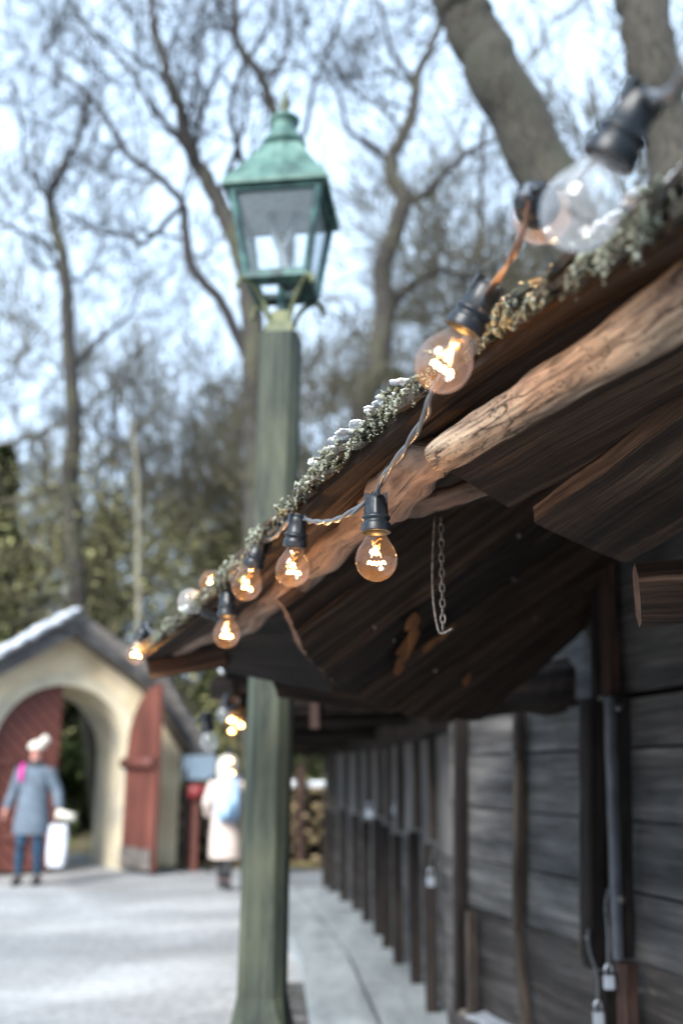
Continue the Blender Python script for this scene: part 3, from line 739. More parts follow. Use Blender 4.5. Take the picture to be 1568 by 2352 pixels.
padlock(FP[1] + V((-.05, -.02, .98)) + V((0, 1.2, 0)), 1.3, 'small silver padlock on the middle of the far batten wall')
padlock(FP[4] + V((-.06, -.02, .93)), 1.7, 'bright small padlock farthest along the batten wall')

# ================================================================== LIGHT BULBS
def bulb_meshes():
    s = MB()
    prof = [(0, .0), (0, .0085), (-.002, .0125), (-.007, .0145), (-.013, .0152), (-.030, .0162), (-.031, .0178), (-.033, .0205), (-.036, .0208), (-.0375, .0185), (-.041, .0182), (-.043, .0205), (-.046, .0210), (-.050, .0212), (-.054, .0216), (-.056, .0214), (-.056, .0188), (-.048, .0180), (-.04, .0150), (-.02, .012), (-.019, 0)]
    def fl(a, z): return 1 + (.10 * max(0, math.cos(4 * a)) ** 2 if -.031 < z < -.004 else 0)
    s.lathe(prof, 40, None, fl)
    s.box(V((.013, 0, -.006)), .008, .010, .016); s.box(V((-.013, 0, -.006)), .008, .010, .016)
    gl = MB()
    gp_ = [(-.046, .0135), (-.056, .0142), (-.060, .0150), (-.066, .0178), (-.073, .0222), (-.080, .0262), (-.088, .0290), (-.096, .0300), (-.104, .0291), (-.111, .0264), (-.117, .0222), (-.122, .0165), (-.125, .0105), (-.1265, .005), (-.127, .0001)]
    pts = catmull([V((r, 0, z)) for z, r in gp_], 3); gl.lathe([(p.z, max(p.x, 1e-5)) for p in pts], 48)
    st = MB(); st.lathe([(-.046, .0075), (-.056, .0052), (-.066, .004), (-.072, .0046), (-.075, .003), (-.0755, 0)], 16)
    w = MB()
    f = []
    for i in range(9):
        a = math.pi * (-.15 + 1.3 * i / 8); f.append(V((-.0125 + .025 * i / 8, .006 * math.sin(a) - .003, -.1005 + (.0022 if i % 2 else -.0022))))
    fm = MB(); fm.tube(catmull(f, 3), [.0010] * 25, 6, up=V((0, 1, 0)))
    for sgn in (-1, 1): w.tube([V((sgn * .003, 0, -.074)), V((sgn * .006, 0, -.085)), f[0 if sgn < 0 else -1]], [.0004] * 3, 5)
    w.tube([V((0, 0, -.075)), V((0, .002, -.088)), f[4]], [.0003] * 3, 5)
    sq = [V((.0075 * math.cos(t * 1.1) * (1 - t * .05), .003 * math.sin(t * 1.7), -.066 - .0016 * t + .003 * math.sin(t * 2.3))) for t in [i * .55 for i in range(18)]]
    w2 = MB(); w2.tube(catmull(sq, 2), [.0006] * 35, 5)
    return s, gl, st, w, fm, w2
BM = bulb_meshes()
CACHE = {}
def part(i, name, mat, parent):
    if i not in CACHE:
        o = BM[i].build(name, mat); CACHE[i] = o.data; o.parent = parent; o.location = (0, 0, 0); return o
    o = bpy.data.objects.new(name, CACHE[i]); COL.objects.link(o); o.parent = parent; return o
def light_bulb(px, py, dia, axis, label, lit=True, d=None, glow=None, spin=0.):
    d = d or F * .06 / dia
    a = (RGT * axis[0] - UPC * axis[1] + FWD * (axis[2] if len(axis) > 2 else 0)).normalized()
    if axis == (0, 1): a = V((0, 0, -1))
    C_ = atd(px, py, d); o = empty('light_bulb', C_ - a * .097, label, 'light bulb', 'bulbs of the light string')
    o.rotation_mode = 'QUATERNION'; o.rotation_quaternion = V((0, 0, -1)).rotation_difference(a) @ Quaternion((0, 0, 1), spin)
    part(0, 'socket', M['plastic'], o); gg = part(1, 'glass_globe', M['bulb_glass'], o)
    if not lit: gg.material_slots[0].link = 'OBJECT'; gg.material_slots[0].material = M['bulb_glass_pale']; part(2, 'glass_stem', M['stem_glass'], o); part(3, 'support_wire', M['wire'], o)
    if lit:
        if 'bg_lamp' not in globals():
            globals()['bg_lamp'] = bpy.data.lights.new('bulb_glow', 'POINT'); bg_lamp.energy = .34; bg_lamp.color = (1., .48, .14); bg_lamp.shadow_soft_size = .004
        gl_ = bpy.data.objects.new('bulb_glow', bg_lamp); COL.objects.link(gl_); gl_.parent = o; gl_.location = (0, 0, -.102)
        part(4, 'filament', M['glow'], o); part(5, 'coiled_wire', M['glow_dim'], o)
    else:
        fo = bpy.data.objects.new('filament', UNL); COL.objects.link(fo); fo.parent = o
    return o, C_ - a * .097
um = BM[4].build('filament', M['wire']); UNL = um.data; bpy.data.objects.remove(um)
B = {}
B[1] = light_bulb(1330, 485, 182, (-90, 165, 30), 'largest blurred unlit bulb by the snowy eave at top right', False, spin=.5)[1]
B[0] = light_bulb(1243, 492, 0, (.28, -.12, .95), 'bulb facing away behind the largest unlit bulb with its dark socket turned to us', True, d=1.0)[1]
B[2] = light_bulb(1017, 838, 132, (-65, 113, 5), 'tilted glowing bulb against the sky above the peeled pole joint', spin=.3)[1]
B[3] = light_bulb(864, 1288, 97, (0, 1), 'sharply focused glowing bulb hanging straight down before the gnarled log', spin=0.)[1]
B[4] = light_bulb(672, 1310, 79, (-.10, 1, 0), 'glowing bulb hanging just left of the sharply focused one under the mossy edge', spin=.5)[1]
B[5] = light_bulb(566, 1346, 69, (-.32, 1, 0), 'glowing bulb tilted at the eave with orange light in its socket rim', spin=.8)[1]
B[6] = light_bulb(520, 1458, 62, (0, 1), 'lit bulb hanging lowest below the mossy eave in front of dark timber', spin=.3)[1]
B[7] = light_bulb(487, 1338, 57, (-1, .15, .3), 'lit bulb lying sideways on top of the snowy roof edge', spin=1.2)[1]
B[8] = light_bulb(437, 1380, 56, (-.8, -.35, .2), 'pale unlit bulb lying on the roof edge beside the snow patch', False)[1]
B[9] = light_bulb(313, 1502, 47, (-.32, 1, 0), 'lit bulb at the far left corner of the near roof', spin=.4)[1]
B[10] = light_bulb(481, 1706, 43, (.12, 1, 0), 'unlit bulb hanging from loose cable in front of the gatehouse roof', False)[1]
B[11] = light_bulb(532, 1653, 0, (0, 1), 'topmost of three blurred lit bulbs clustered beside the green post', d=5.2)[1]
B[12] = light_bulb(553, 1665, 0, (0, 1), 'lit bulb nearest the green post in the cluster of three', d=5.9)[1]
B[13] = light_bulb(532, 1678, 0, (0, 1), 'lowest of three blurred lit bulbs clustered beside the green post', d=6.6)[1]
B[14] = light_bulb(529, 1746, 0, (0, 1), 'upper of two far lit bulbs above the head of the person in cream', d=8.2)[1]
B[15] = light_bulb(532, 1774, 0, (0, 1), 'lower of two far lit bulbs over the hood of the person in cream', d=9.6)[1]

light_bulb(512, 1643, 0, (-.2, 1), 'pale unlit bulb just left of the cluster of three lit ones', False, d=4.6)
# cables: twisted pair between sockets
def twisted(mb, pts, r=.0024, pitch=.12, n=10):
    c = catmull(pts, n); 
    for ph in (0, math.pi):
        out = []; s = 0
        for i, p in enumerate(c):
            if i: s += (p - c[i - 1]).length
            t = (c[min(i + 1, len(c) - 1)] - c[max(i - 1, 0)]).normalized(); sd = t.cross(Z)
            sd = sd.normalized() if sd.length > .05 else RGT; u = sd.cross(t); a = 2 * math.pi * s / pitch + ph
            out.append(p + (sd * math.cos(a) + u * math.sin(a)) * r * .85)
        mb.tube(out, [r] * len(out), 8)
cb = empty('light_cable', at(864, 1140, 1.42), 'twisted grey cable of the light string looping along the eave', 'cable')
def run(pts, mat='cable', r=.0024, n=10):
    m = MB(); twisted(m, pts, r, n=n); m.build('cable_run', M[mat], cb)
def sk(i, dz=-.002): return B[i] + Z * dz
run([atd(1760, -60, .50), atd(1640, 95, .56), atd(1568, 180, .62), atd(1525, 225, .66), B[1] + V((0, .0, -.004))], r=.0030, n=24)
run([B[1] + V((-.01, .01, 0)), atd(1400, 330, .9), atd(1300, 420, .93), atd(1215, 432, .90), atd(1205, 450, .87), B[0]], n=14)
run([B[0], atd(1190, 560, .93), atd(1150, 630, .98), atd(1118, 672, 1.02), B[2]], 'cable_clear', r=.0022, n=14)
run([B[2], atd(1060, 800, 1.14), atd(990, 905, 1.2), atd(976, 955, 1.24), atd(930, 1030, 1.31), atd(882, 1095, 1.38), B[3] + V((0, 0, -.003))], r=.0030, n=18)
run([B[3] + V((-.012, 0, -.008)), atd(805, 1178, 1.46), atd(760, 1198, 1.55), atd(715, 1198, 1.66), B[4] + V((.01, 0, -.006))], r=.0028, n=18)
run([B[4], atd(668, 1190, 1.8), atd(630, 1235, 1.9), B[5]])
run([B[5], atd(575, 1285, 2.1), atd(540, 1330, 2.2), B[7]]); run([B[7], atd(508, 1352, 2.3), atd(514, 1385, 2.27), B[6]])
run([B[7], atd(500, 1370, 2.5), B[8]]); run([B[8], atd(420, 1420, 2.7), atd(375, 1452, 2.8), atd(345, 1450, 2.85), B[9]])
run([B[9], atd(345, 1480, 3.1), atd(392, 1560, 3.2), atd(440, 1650, 3.2), B[10]]); run([B[10], atd(500, 1650, 3.6), atd(548, 1612, 4.5), atd(540, 1605, 5.0), B[11]])
run([B[11], B[12], B[13]]); run([B[13], atd(535, 1690, 7.5), B[14], B[15]])

# ================================================================== STREET LAMP
LX, LY = -.243, 3.7
SL_ = empty('street_lamp', (LX, LY, 0), 'green copper lantern on worn green timber post behind the eave', 'street lamp')
rz = Matrix.Rotation(R(-7), 3, 'Z')
def lp(x, y, z): return V((LX, LY, 0)) + rz @ V((x, y, 0)) + Z * z
m = MB(); rows = []; uvr = []
for z, w, c in [(0, .098, .004), (.05, .098, .004), (.50, .098, .004), (.62, .078, .028), (.9, .077, .031), (1.8, .076, .031), (2.6, .076, .028), (3.02, .076, .024), (3.04, .076, .02)]:
    a = w - c
    ox = -.034 * (1 - z / 3.05)
    rows.append([lp(x + ox, y, z) for x, y in [(w, -a), (w, a), (a, w), (-a, w), (-w, a), (-w, -a), (-a, -w), (a, -w)]]); uvr.append([(z, i * .1) for i in range(9)])
m.grid(rows, uvr, True, False); b = len(m.v); m.v.extend(rows[-1]); m.face(range(b, b + 8), None, False)
m.build('post', M['post'], SL_)
def ring(mb, prof, rot=0):
    rows = [[lp(x * w, y * w, z) for x, y in ((1, -1), (1, 1), (-1, 1), (-1, -1))] for z, w in prof]
    mb.grid(rows, [[(z, i) for i in range(5)] for z, w in prof], True, False)
m = MB(); ring(m, [(3.0, .062), (3.07, .055), (3.13, .035), (3.15, .03), (3.15, 0)]); m.build('collar', M['ochre'], SL_)
m = MB(); m.tube([lp(0, 0, 3.05), lp(0, 0, 3.27)], [.018, .018], 10); m.build('gas_pipe', M['copper_dark'], SL_)
zb, zt, wb, wt = 3.27, 3.64, .122, .176
for k in range(4):
    a = R(45 + 90 * k); dx, dy = math.cos(a), math.sin(a)
    m = MB(); r = wb * 1.414
    pts = catmull([lp(dx * .03, dy * .03, 3.07), lp(dx * .06, dy * .06, 3.11), lp(dx * .09, dy * .09, 3.18), lp(dx * r * .95, dy * r * .95, 3.245), lp(dx * (r + .03), dy * (r + .03), 3.235), lp(dx * (r + .04), dy * (r + .04), 3.20)], 6)
    m.tube(pts, [.011] * 31, 8); m.build('scroll_bracket', M['ochre'], SL_)
m = MB(); ring(m, [(zb - .03, wb * .6), (zb - .02, wb + .01), (zb + .012, wb + .012), (zb + .02, wb - .004), (zb + .02, wb - .03), (zb - .005, wb - .03)])
for k in range(4):
    x, y = [(1, -1), (1, 1), (-1, 1), (-1, -1)][k]
    m.beam(lp(x * wb, y * wb, zb), lp(x * wt, y * wt, zt), .026, .026, n=2)
ring(m, [(zt - .03, wt - .015), (zt - .03, wt + .006), (zt, wt + .01), (zt, wt - .02), (zt - .03, wt - .02)])
m.build('lantern_frame', M['copper_dark'], SL_)
for k in range(4):
    x0, y0 = [(1, -1), (1, 1), (-1, 1), (-1, -1)][k]; x1, y1 = [(1, 1), (-1, 1), (-1, -1), (1, -1)][k]
    m = MB(); m.slab(lp(x0 * wb * .93, y0 * wb * .93, zb + .01), lp(x1 * wb * .93, y1 * wb * .93, zb + .01), lp(x1 * wt * .95, y1 * wt * .95, zt - .02), lp(x0 * wt * .95, y0 * wt * .95, zt - .02), .002, V((0, 0, 1)), 2, 2, 0)
    m.build('glass_pane', M['pane'], SL_)
m = MB(); ring(m, [(zt - .005, wt - .02), (zt - .012, wt + .034), (zt + .008, wt + .036), (zt + .12, .145), (zt + .23, .088), (zt + .25, .08), (zt + .25, .06)]); m.build('lantern_roof', M['copper'], SL_)
m = MB(); m.lathe([(zt + .24, .078), (zt + .27, .074), (zt + .275, .092), (zt + .29, .094), (zt + .325, .075), (zt + .34, .056), (zt + .395, .052), (zt + .40, .064), (zt + .41, .066), (zt + .44, .03), (zt + .445, 0)], 20, Matrix.Translation((LX, LY, 0))); m.build('chimney_cap', M['copper'], SL_)
m = MB(); m.lathe([(zt + .44, .018), (zt + .455, .012), (zt + .47, .020), (zt + .49, .024), (zt + .51, .014), (zt + .54, .010), (zt + .57, .002)], 14, Matrix.Translation((LX, LY, 0))); m.build('finial', M['ochre'], SL_)
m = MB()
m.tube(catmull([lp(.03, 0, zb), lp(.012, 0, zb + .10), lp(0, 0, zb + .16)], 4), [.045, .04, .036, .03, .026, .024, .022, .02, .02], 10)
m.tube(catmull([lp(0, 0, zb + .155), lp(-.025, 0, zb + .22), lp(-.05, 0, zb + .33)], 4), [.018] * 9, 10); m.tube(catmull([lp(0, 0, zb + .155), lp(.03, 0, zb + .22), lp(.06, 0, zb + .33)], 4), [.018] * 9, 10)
M['enamel'] = plain('white_enamel', (.32, .36, .38), .5)
M['reflection_tone'] = plain('grey_reflection_tone', (.10, .125, .14), .4)
m.build('forked_reflection', M['reflection_tone'], SL_)  # added Y-shaped solid, stands in for a reflection in the lantern panes

m = MB(); m.slab(lp(-wt * .9, -wt * .9, zt - .035), lp(wt * .9, -wt * .9, zt - .035), lp(wt * .9, wt * .9, zt - .035), lp(-wt * .9, wt * .9, zt - .035), .006, Z, 4, 4, 0); m.build('reflector', M['enamel'], SL_)
# ================================================================== GATEHOUSE
GH = empty('gatehouse', (-3.97, 14.52, 0), 'cream plastered gatehouse with round archway and steep grey gabled roof', 'gatehouse')
GH.rotation_euler = (0, 0, R(30))
def gbuild(mb, name, mat):
    o = mb.build(name, mat); o.parent = GH; return o
def extrude_poly(mb, poly, y0, y1, hole=None):
    tri = tessellate_polygon([[V((x, z, 0)) for x, z in poly]]); n = len(poly)
    for y in (y0, y1):
        b = len(mb.v); mb.v.extend([V((x, y, z)) for x, z in poly])
        for t in tri: mb.face([b + i for i in t], None, False)
    b = len(mb.v)
    for x, z in poly: mb.v.extend([V((x, y0, z)), V((x, y1, z))])
    for i in range(n):
        j = (i + 1) % n; mb.face((b + 2 * i, b + 2 * j, b + 2 * j + 1, b + 2 * i + 1), None, False)
RA, SPZ = .96, 1.62
arch = [(RA * math.cos(math.pi * i / 24), SPZ + RA * math.sin(math.pi * i / 24)) for i in range(25)]
wallp = [(RA, 0), (1.79, 0), (1.79, 1.65), (1.12, 2.55), (0, 3.28), (-1.12, 2.55), (-1.79, 1.65), (-1.79, 0), (-RA, 0)] + arch[::-1]
m = MB(); extrude_poly(m, wallp, 0, 1.4); gbuild(m, 'wall', M['plaster'])
m = MB()
rg = [((RA + e) * math.cos(math.pi * i / 24), SPZ + (RA + e) * math.sin(math.pi * i / 24)) for e in (.0,) for i in range(25)]
ro = [((RA + .16) * math.cos(math.pi * i / 24), SPZ + (RA + .16) * math.sin(math.pi * i / 24)) for i in range(25)]
extrude_poly(m, ro + [(-RA - .16, 0), (-RA + .01, 0)] + [(x * .99, SPZ + (z - SPZ) * .99) for x, z in rg[::-1]] + [(RA - .01, 0), (RA + .16, 0)], -.03, 1.43)
gbuild(m, 'arch_surround', M['plaster_white'])
m = MB()
prof = [(0, 3.28), (1.14, 2.57), (1.98, 1.45), (2.30, 1.45), (1.32, 2.78), (0, 3.60)]
for sg in (1, -1):
    q = [(x * sg, z) for x, z in prof]; extrude_poly(m, q, -.42, 1.9)
gbuild(m, 'roof', M['roofwood'])
m = MB()
for sg in (1, -1):
    extrude_poly(m, [(0, 3.25), (1.13 * sg, 2.55), (1.97 * sg, 1.42), (2.06 * sg, 1.45), (1.18 * sg, 2.66), (0, 3.42)], -.46, -.425)
gbuild(m, 'verge_board', M['roofdark'])
m = MB(); 
for i in range(26):
    for t in range(4):
        x = -.02 - 1.2 * i / 25; m.blob(V((x, -.40 + .7 * t, 3.62 + x * .68)), rnd(.07, .12), Quaternion(), .25, 1, (1, 2.2, .35))
gbuild(m, 'roof_snow', M['snow_grey'])['kind'] = 'stuff'
# doors
def leaf(name, hinge_sign, ang, y):
    n = 12; pl = [(0, .06)] + [(0, .06)]
    pts = [(0, .05), (.95, .05), (.95, SPZ + math.sqrt(max(RA ** 2 - (.0) ** 2, 0)))]
    poly = [(0, .05), (.95, .05)] + [(.95 - .95 * i / n, SPZ + RA * math.sqrt(max(0, 1 - (i / n) ** 2)) - .02) for i in range(n + 1)]
    m = MB(); extrude_poly(m, poly, -.03, .03); o = gbuild(m, name, M['redboard']); return o, poly
o, _ = leaf('door_leaf', 1, 0, 0); o.location = (-.955, .12, 0)
m = MB()
for z in (.5, 1.5): m.beam(V((0.02, -.045, z)), V((.9, -.045, z)), .03, .1, n=2)
h_ = m.build('hinge_band', M['red']); h_.parent = o
def leaf2():
    n = 12
    poly = [(0, .05), (.95, .05)] + [(.95 - .95 * i / n, SPZ + RA * math.sqrt(max(0, 1 - (i / n) ** 2)) - .02) for i in range(n + 1)]
    m = MB(); extrude_poly(m, poly, -.03, .03); return gbuild(m, 'door_leaf', M['red'])
o = leaf2(); o.location = (.97, -.03, 0); o.rotation_euler = (0, 0, R(-82))
m = MB(); m.tube([V((0, -.05, 1.48)), V((.95, -.05, 1.48))], [.085, .085], 12); h_ = m.build('rail', M['red']); h_.parent = o
m = MB(); m.box(V((.48, -.062, .2)), .9, .012, .28); h_ = m.build('kick_plate', M['roofwood']); h_.parent = o

def post_thing(name, label, cat, p, parts):
    o = empty(name, p, label, cat)
    for nm, mat, fn in parts:
        m = MB(); fn(m); m.build(nm, M[mat], o)
    return o
p = gp(185, 1932, 0)
post_thing('wooden_post', 'dark red post standing behind the archway of the gatehouse', 'post', p, [('shaft', 'red', lambda m: m.beam(p, p + Z * 2.0, .17, .17, n=3)), ('crosspiece', 'roofwood', lambda m: m.beam(p + V((-.25, -.1, .62)), p + V((.3, -.1, .62)), .1, .1, n=2))])
# grey notice board and red round collecting box on a post
p1_ = at(445, 1985, 14.9); p1_.z = 0
post_thing('red_post_box', 'red round-headed box on a rusty red post right of the gatehouse', 'post box', p1_, [
    ('post', 'red', lambda m: m.beam(p1_, p1_ + Z * 1.05, .11, .11, n=3)),
    ('box', 'signred', lambda m: (m.lathe([(.98, 0), (.98, .13), (1.01, .17), (1.10, .18), (1.16, .17), (1.19, .1), (1.2, 0)], 20, Matrix.Translation((p1_.x, p1_.y, 0)))))])
p2_ = at(449, 1990, 14.75); p2_.z = 0
post_thing('notice_board', 'grey blue notice board on dark legs behind the red box', 'notice board', p2_, [
    ('panel', 'sign', lambda m: m.beam(p2_ + V((-.24, 0, 1.42)), p2_ + V((.24, 0, 1.42)), .05, .34, n=2)),
    ('leg', 'batten_dark', lambda m: m.beam(p2_ + V((-.18, 0, 0)), p2_ + V((-.18, 0, 1.4)), .06, .06, n=2)), ('leg', 'batten_dark', lambda m: m.beam(p2_ + V((.18, 0, 0)), p2_ + V((.18, 0, 1.3)), .06, .06, n=2))])
# round-pole fence
fc = empty('log_fence', (-1.3, 15.9, 0), 'low fence of stacked weathered logs behind the square', 'fence')
m = MB()
for i in range(9):
    for j in range(26):
        x = -2.6 + j * .26 + rnd(-.05, .05) + (.13 if i % 2 else 0); z = .08 + i * .125
        a = V((x, 16.2 + rnd(-.15, .15), z)); m.tube([a, a + V((.16, -.25, rnd(0, .04)))], [rnd(.035, .06)] * 2, 7)
m.build('logs', M['firelog'], fc)
m = MB(); m.beam(V((-2.6, 16.35, .55)), V((3.6, 16.35, .55)), .1, 1.1, n=4); m.build('backing_rail', M['batten_dark'], fc)
for x in (-2.3, -1.2, -.62, .4, 1.6):
    m = MB(); m.beam(V((x, 15.95, 0)), V((x, 15.95, 1.45)), .12, .12, V((0, 1, 0)), 4, .1); m.build('fence_post', M['batten_red'], fc)
m = MB()
for x in (-.78, -.45, -.3, .0): m.blob(V((x, 16.1, 1.17)), .1, Quaternion(), .2, 2, (1.1, 1, .6))
m.build('snow_cap', M['snow'], fc)

# ================================================================== PEOPLE
def person(px, py, Y, face, label, pose, scale, outfit):
    base = gp(px, py, 0); o = empty('person', base, label, 'person'); o.rotation_euler = (0, 0, face); o.scale = (scale,) * 3
    J = {'pel': (0, 0, .96), 'sp': (0, .01, 1.13), 'ch': (0, 0, 1.33), 'nk': (0, .01, 1.49), 'hb': (0, 0, 1.56), 'hc': (0, -.015, 1.635), 'ht': (0, 0, 1.72), 'no': (0, -.10, 1.635)}
    for s, n in ((1, 'l'), (-1, 'r')):
        J['s' + n] = (.17 * s, 0, 1.42)
        J['hp' + n] = (.09 * s, 0, .92)
    J.update(pose)
    ed = [('pel', 'sp'), ('sp', 'ch'), ('ch', 'nk'), ('nk', 'hb'), ('hb', 'hc'), ('hc', 'ht'), ('hc', 'no')]
    rad = {'pel': .13, 'sp': .12, 'ch': .14, 'nk': .055, 'hb': .07, 'hc': .092, 'ht': .06, 'no': .02}
    for n in 'lr':
        ed += [('ch', 's' + n), ('s' + n, 'e' + n), ('e' + n, 'w' + n), ('w' + n, 'h' + n), ('pel', 'hp' + n), ('hp' + n, 'k' + n), ('k' + n, 'a' + n), ('a' + n, 't' + n)]
        rad.update({'s' + n: .04, 'e' + n: .035, 'w' + n: .027, 'h' + n: .034, 'hp' + n: .06, 'k' + n: .035, 'a' + n: .022, 't' + n: .012})
        hv = V(J['h' + n]); dr = (hv - V(J['w' + n])).normalized(); sd = V((0, 1, 0)).cross(dr).normalized()
        for f, (k, ln) in enumerate(((-1.2, .055), (-.6, .075), (0, .082), (.6, .076), (1.2, .06))):
            nm = 'f%d%s' % (f, n); nm2 = nm + 'b'
            if f == 0: q1 = hv - dr * .02 + V((0, -.035, 0)); q2 = q1 + dr * .03 + V((0, -.015, 0))
            else: q1 = hv + dr * .035 + V((0, (f - 2.5) * .02, 0)); q2 = q1 + dr * ln * .5 + sd * (.012 if n == 'l' else -.012)
            J[nm] = tuple(q1); J[nm2] = tuple(q2); ed += [('h' + n, nm), (nm, nm2)]; rad[nm] = .011; rad[nm2] = .009
    keys = list(J); me = bpy.data.meshes.new('body'); me.from_pydata([J[k] for k in keys], [(keys.index(a), keys.index(b)) for a, b in ed], [])
    ob = bpy.data.objects.new('body', me); COL.objects.link(ob); ob.parent = o; me.materials.append(M['skin'])
    sm = ob.modifiers.new('skin', 'SKIN'); sv = me.skin_vertices[0].data
    for i, k in enumerate(keys): sv[i].radius = (rad[k], rad[k]); sv[i].use_root = (k == 'pel')
    sb = ob.modifiers.new('sub', 'SUBSURF'); sb.levels = 1; sb.render_levels = 2; sm.use_smooth_shade = True
    def P_(k): return V(J[k])
    # clothes
    m = MB(); sec = [(math.cos(2 * math.pi * j / 16), math.sin(2 * math.pi * j / 16)) for j in range(16)]
    rows = []; hem = outfit['hem']
    prof = [(hem, .225, .17), (hem + .02, .23, .175), (hem + .2, .225, .17), (.98, .205, .155), (1.12, .19, .145), (1.28, .20, .15), (1.38, .205, .14), (1.44, .17, .115), (1.49, .10, .09), (1.53, .08, .08), (1.54, .07, .07)]
    for i, (z, a, b) in enumerate(prof):
        rows.append([V((x * a * (1 + .02 * math.sin(i * 5 + x * 4)), y * b + .01, z)) for x, y in sec])
    m.grid(rows, [[(0, 0)] * 17] * len(rows), True)
    m.face(range(16), None)
    for n in 'lr':
        m.tube(catmull([P_('s' + n) + V((0, 0, -.0)), P_('s' + n).lerp(P_('e' + n), .5), P_('e' + n), P_('e' + n).lerp(P_('w' + n), .5), P_('w' + n)], 4), [.088, .085, .084, .082, .08, .078, .075, .073, .07, .068, .066, .064, .062, .06, .058, .056, .056], 12, .1)
    def sub(mb, name, mat):
        q_ = mb.build(name, M[mat]); q_.parent = o; return q_
    sub(m, 'coat', outfit['coat'])
    m = MB()
    for n in 'lr':
        m.tube(catmull([P_('hp' + n), P_('hp' + n).lerp(P_('k' + n), .5), P_('k' + n), P_('k' + n).lerp(P_('a' + n), .5), P_('a' + n) + V((0, 0, .03))], 4), [.105, .1, .095, .09, .085, .08, .075, .072, .07, .068, .066, .063, .06, .057, .054, .052, .05], 12, .08)
    sub(m, 'trousers', outfit['trousers'])
    for n in 'lr':
        m = MB(); a, t = P_('a' + n), P_('t' + n); a2 = a + V((0, .04, 0)); 
        m.tube([a + V((0, .01, .14)), a + V((0, .01, .05))], [.058, .055], 12)
        m.tube([V((a.x, a.y + .06, a.z - .04)), V((a.x, a.y, a.z - .035)), V((t.x, t.y, t.z)), V((t.x, t.y - .04, t.z))], [.04, .05, .047, .03], 12); sub(m, 'boot', 'black')
    return o, sub, P_
# person walking toward the camera
pose = {'el': (.30, .02, 1.14), 'wl': (.36, -.06, .93), 'hl': (.37, -.08, .86), 'er': (-.27, .05, 1.15), 'wr': (-.33, -.02, .93), 'hr': (-.34, -.04, .86),
        'kl': (.11, -.03, .50), 'al': (.12, .03, .10), 'tl': (.12, -.09, .04), 'kr': (-.10, -.05, .50), 'ar': (-.11, -.02, .10), 'tr': (-.12, -.14, .04)}
o, sub, P_ = person(62, 2033, None, 0, 'walking person in long grey quilted coat and cream bobble hat carrying a white bag', pose, .98, {'hem': .62, 'coat': 'coat_grey', 'trousers': 'navy'})
m = MB(); m.lathe([(1.675, .106), (1.69, .112), (1.725, .106), (1.76, .08), (1.785, .03), (1.79, 0)], 18); sub(m, 'knit_hat', 'cream')
m = MB(); m.blob(V((.09, .04, 1.79)), .062, None, .15, 2); sub(m, 'pompom', 'cream')
m = MB(); m.lathe([(1.45, .11), (1.48, .112), (1.51, .09), (1.53, .075)], 16); sub(m, 'scarf', 'black')
m = MB()
for s in (-1, 1): m.blob(V((.032 * s, -.088, 1.645)), .012, None, 0, 1)
sub(m, 'eyes', 'black'); m = MB(); m.blob(V((0, -.088, 1.595)), .022, None, 0, 1, (1, .5, .35)); sub(m, 'mouth', 'signred')
m = MB(); m.tube(catmull([V((-.13, -.13, 1.27)), V((-.14, -.12, 1.38)), V((-.15, -.02, 1.47)), V((-.14, .1, 1.42))], 5), [.03] * 16, 8); sub(m, 'bag_strap', 'magenta')
wb_ = o.location + V((.37, -.08, .0))
bg = empty('carrier_bag', wb_ + V((.0, 0, .42)), 'white paper carrier bag hanging from the hand of the person in grey', 'bag')
m = MB(); rows = []
for z, a, b in [(.22, .09, .06), (.23, .11, .07), (.4, .125, .075), (.6, .12, .06), (.72, .11, .035)]:
    rows.append([wb_ + V((math.copysign(abs(math.cos(t)) ** .5, math.cos(t)) * a, math.copysign(abs(math.sin(t)) ** .5, math.sin(t)) * b + .006 * math.sin(t * 5 + z * 20), z)) for t in [2 * math.pi * i / 16 + .2 for i in range(16)]])
m.grid(rows, [[(0, 0)] * 17] * 5, True, False); m.face(range(16)); m.build('bag_body', M['bag'], bg)
m = MB(); m.tube(catmull([wb_ + V((-.06, 0, .7)), wb_ + V((-.02, 0, .84)), wb_ + V((.03, 0, .84)), wb_ + V((.08, 0, .7))], 5), [.008] * 16, 6); m.build('handle', M['bag'], bg)
m = MB(); m.tube([wb_ + V((-.03, -.02, .86)), wb_ + V((.2, -.03, .80))], [.05, .055], 10); pr = m.build('paper_roll', M['cream']); tag(pr, 'small cream paper roll held above the white carrier bag', 'paper roll')
# person walking away
pose = {'el': (.27, .02, 1.15), 'wl': (.28, -.10, .98), 'hl': (.27, -.17, .96), 'er': (-.27, .02, 1.15), 'wr': (-.28, -.10, .98), 'hr': (-.27, -.17, .96),
        'kl': (.07, -.10, .50), 'al': (.06, -.02, .12), 'tl': (.06, -.13, .06), 'kr': (-.06, .02, .50), 'ar': (-.06, .16, .13), 'tr': (-.06, .05, .06)}
o, sub, P_ = person(516, 2045, None, R(176), 'person walking away in long cream coat with pale blue backpack beside the green post', pose, .87, {'hem': .42, 'coat': 'coat_cream', 'trousers': 'black'})
m = MB(); m.lathe([(1.47, .13), (1.52, .14), (1.6, .15), (1.68, .145), (1.75, .11), (1.79, .05), (1.8, 0)], 18); sub(m, 'hood', 'cream')
bl = o.location
bp = empty('backpack', bl + V((0.03, -.18, .95)), 'pale blue backpack on the back of the person in cream', 'backpack')
m = MB(); rows = []
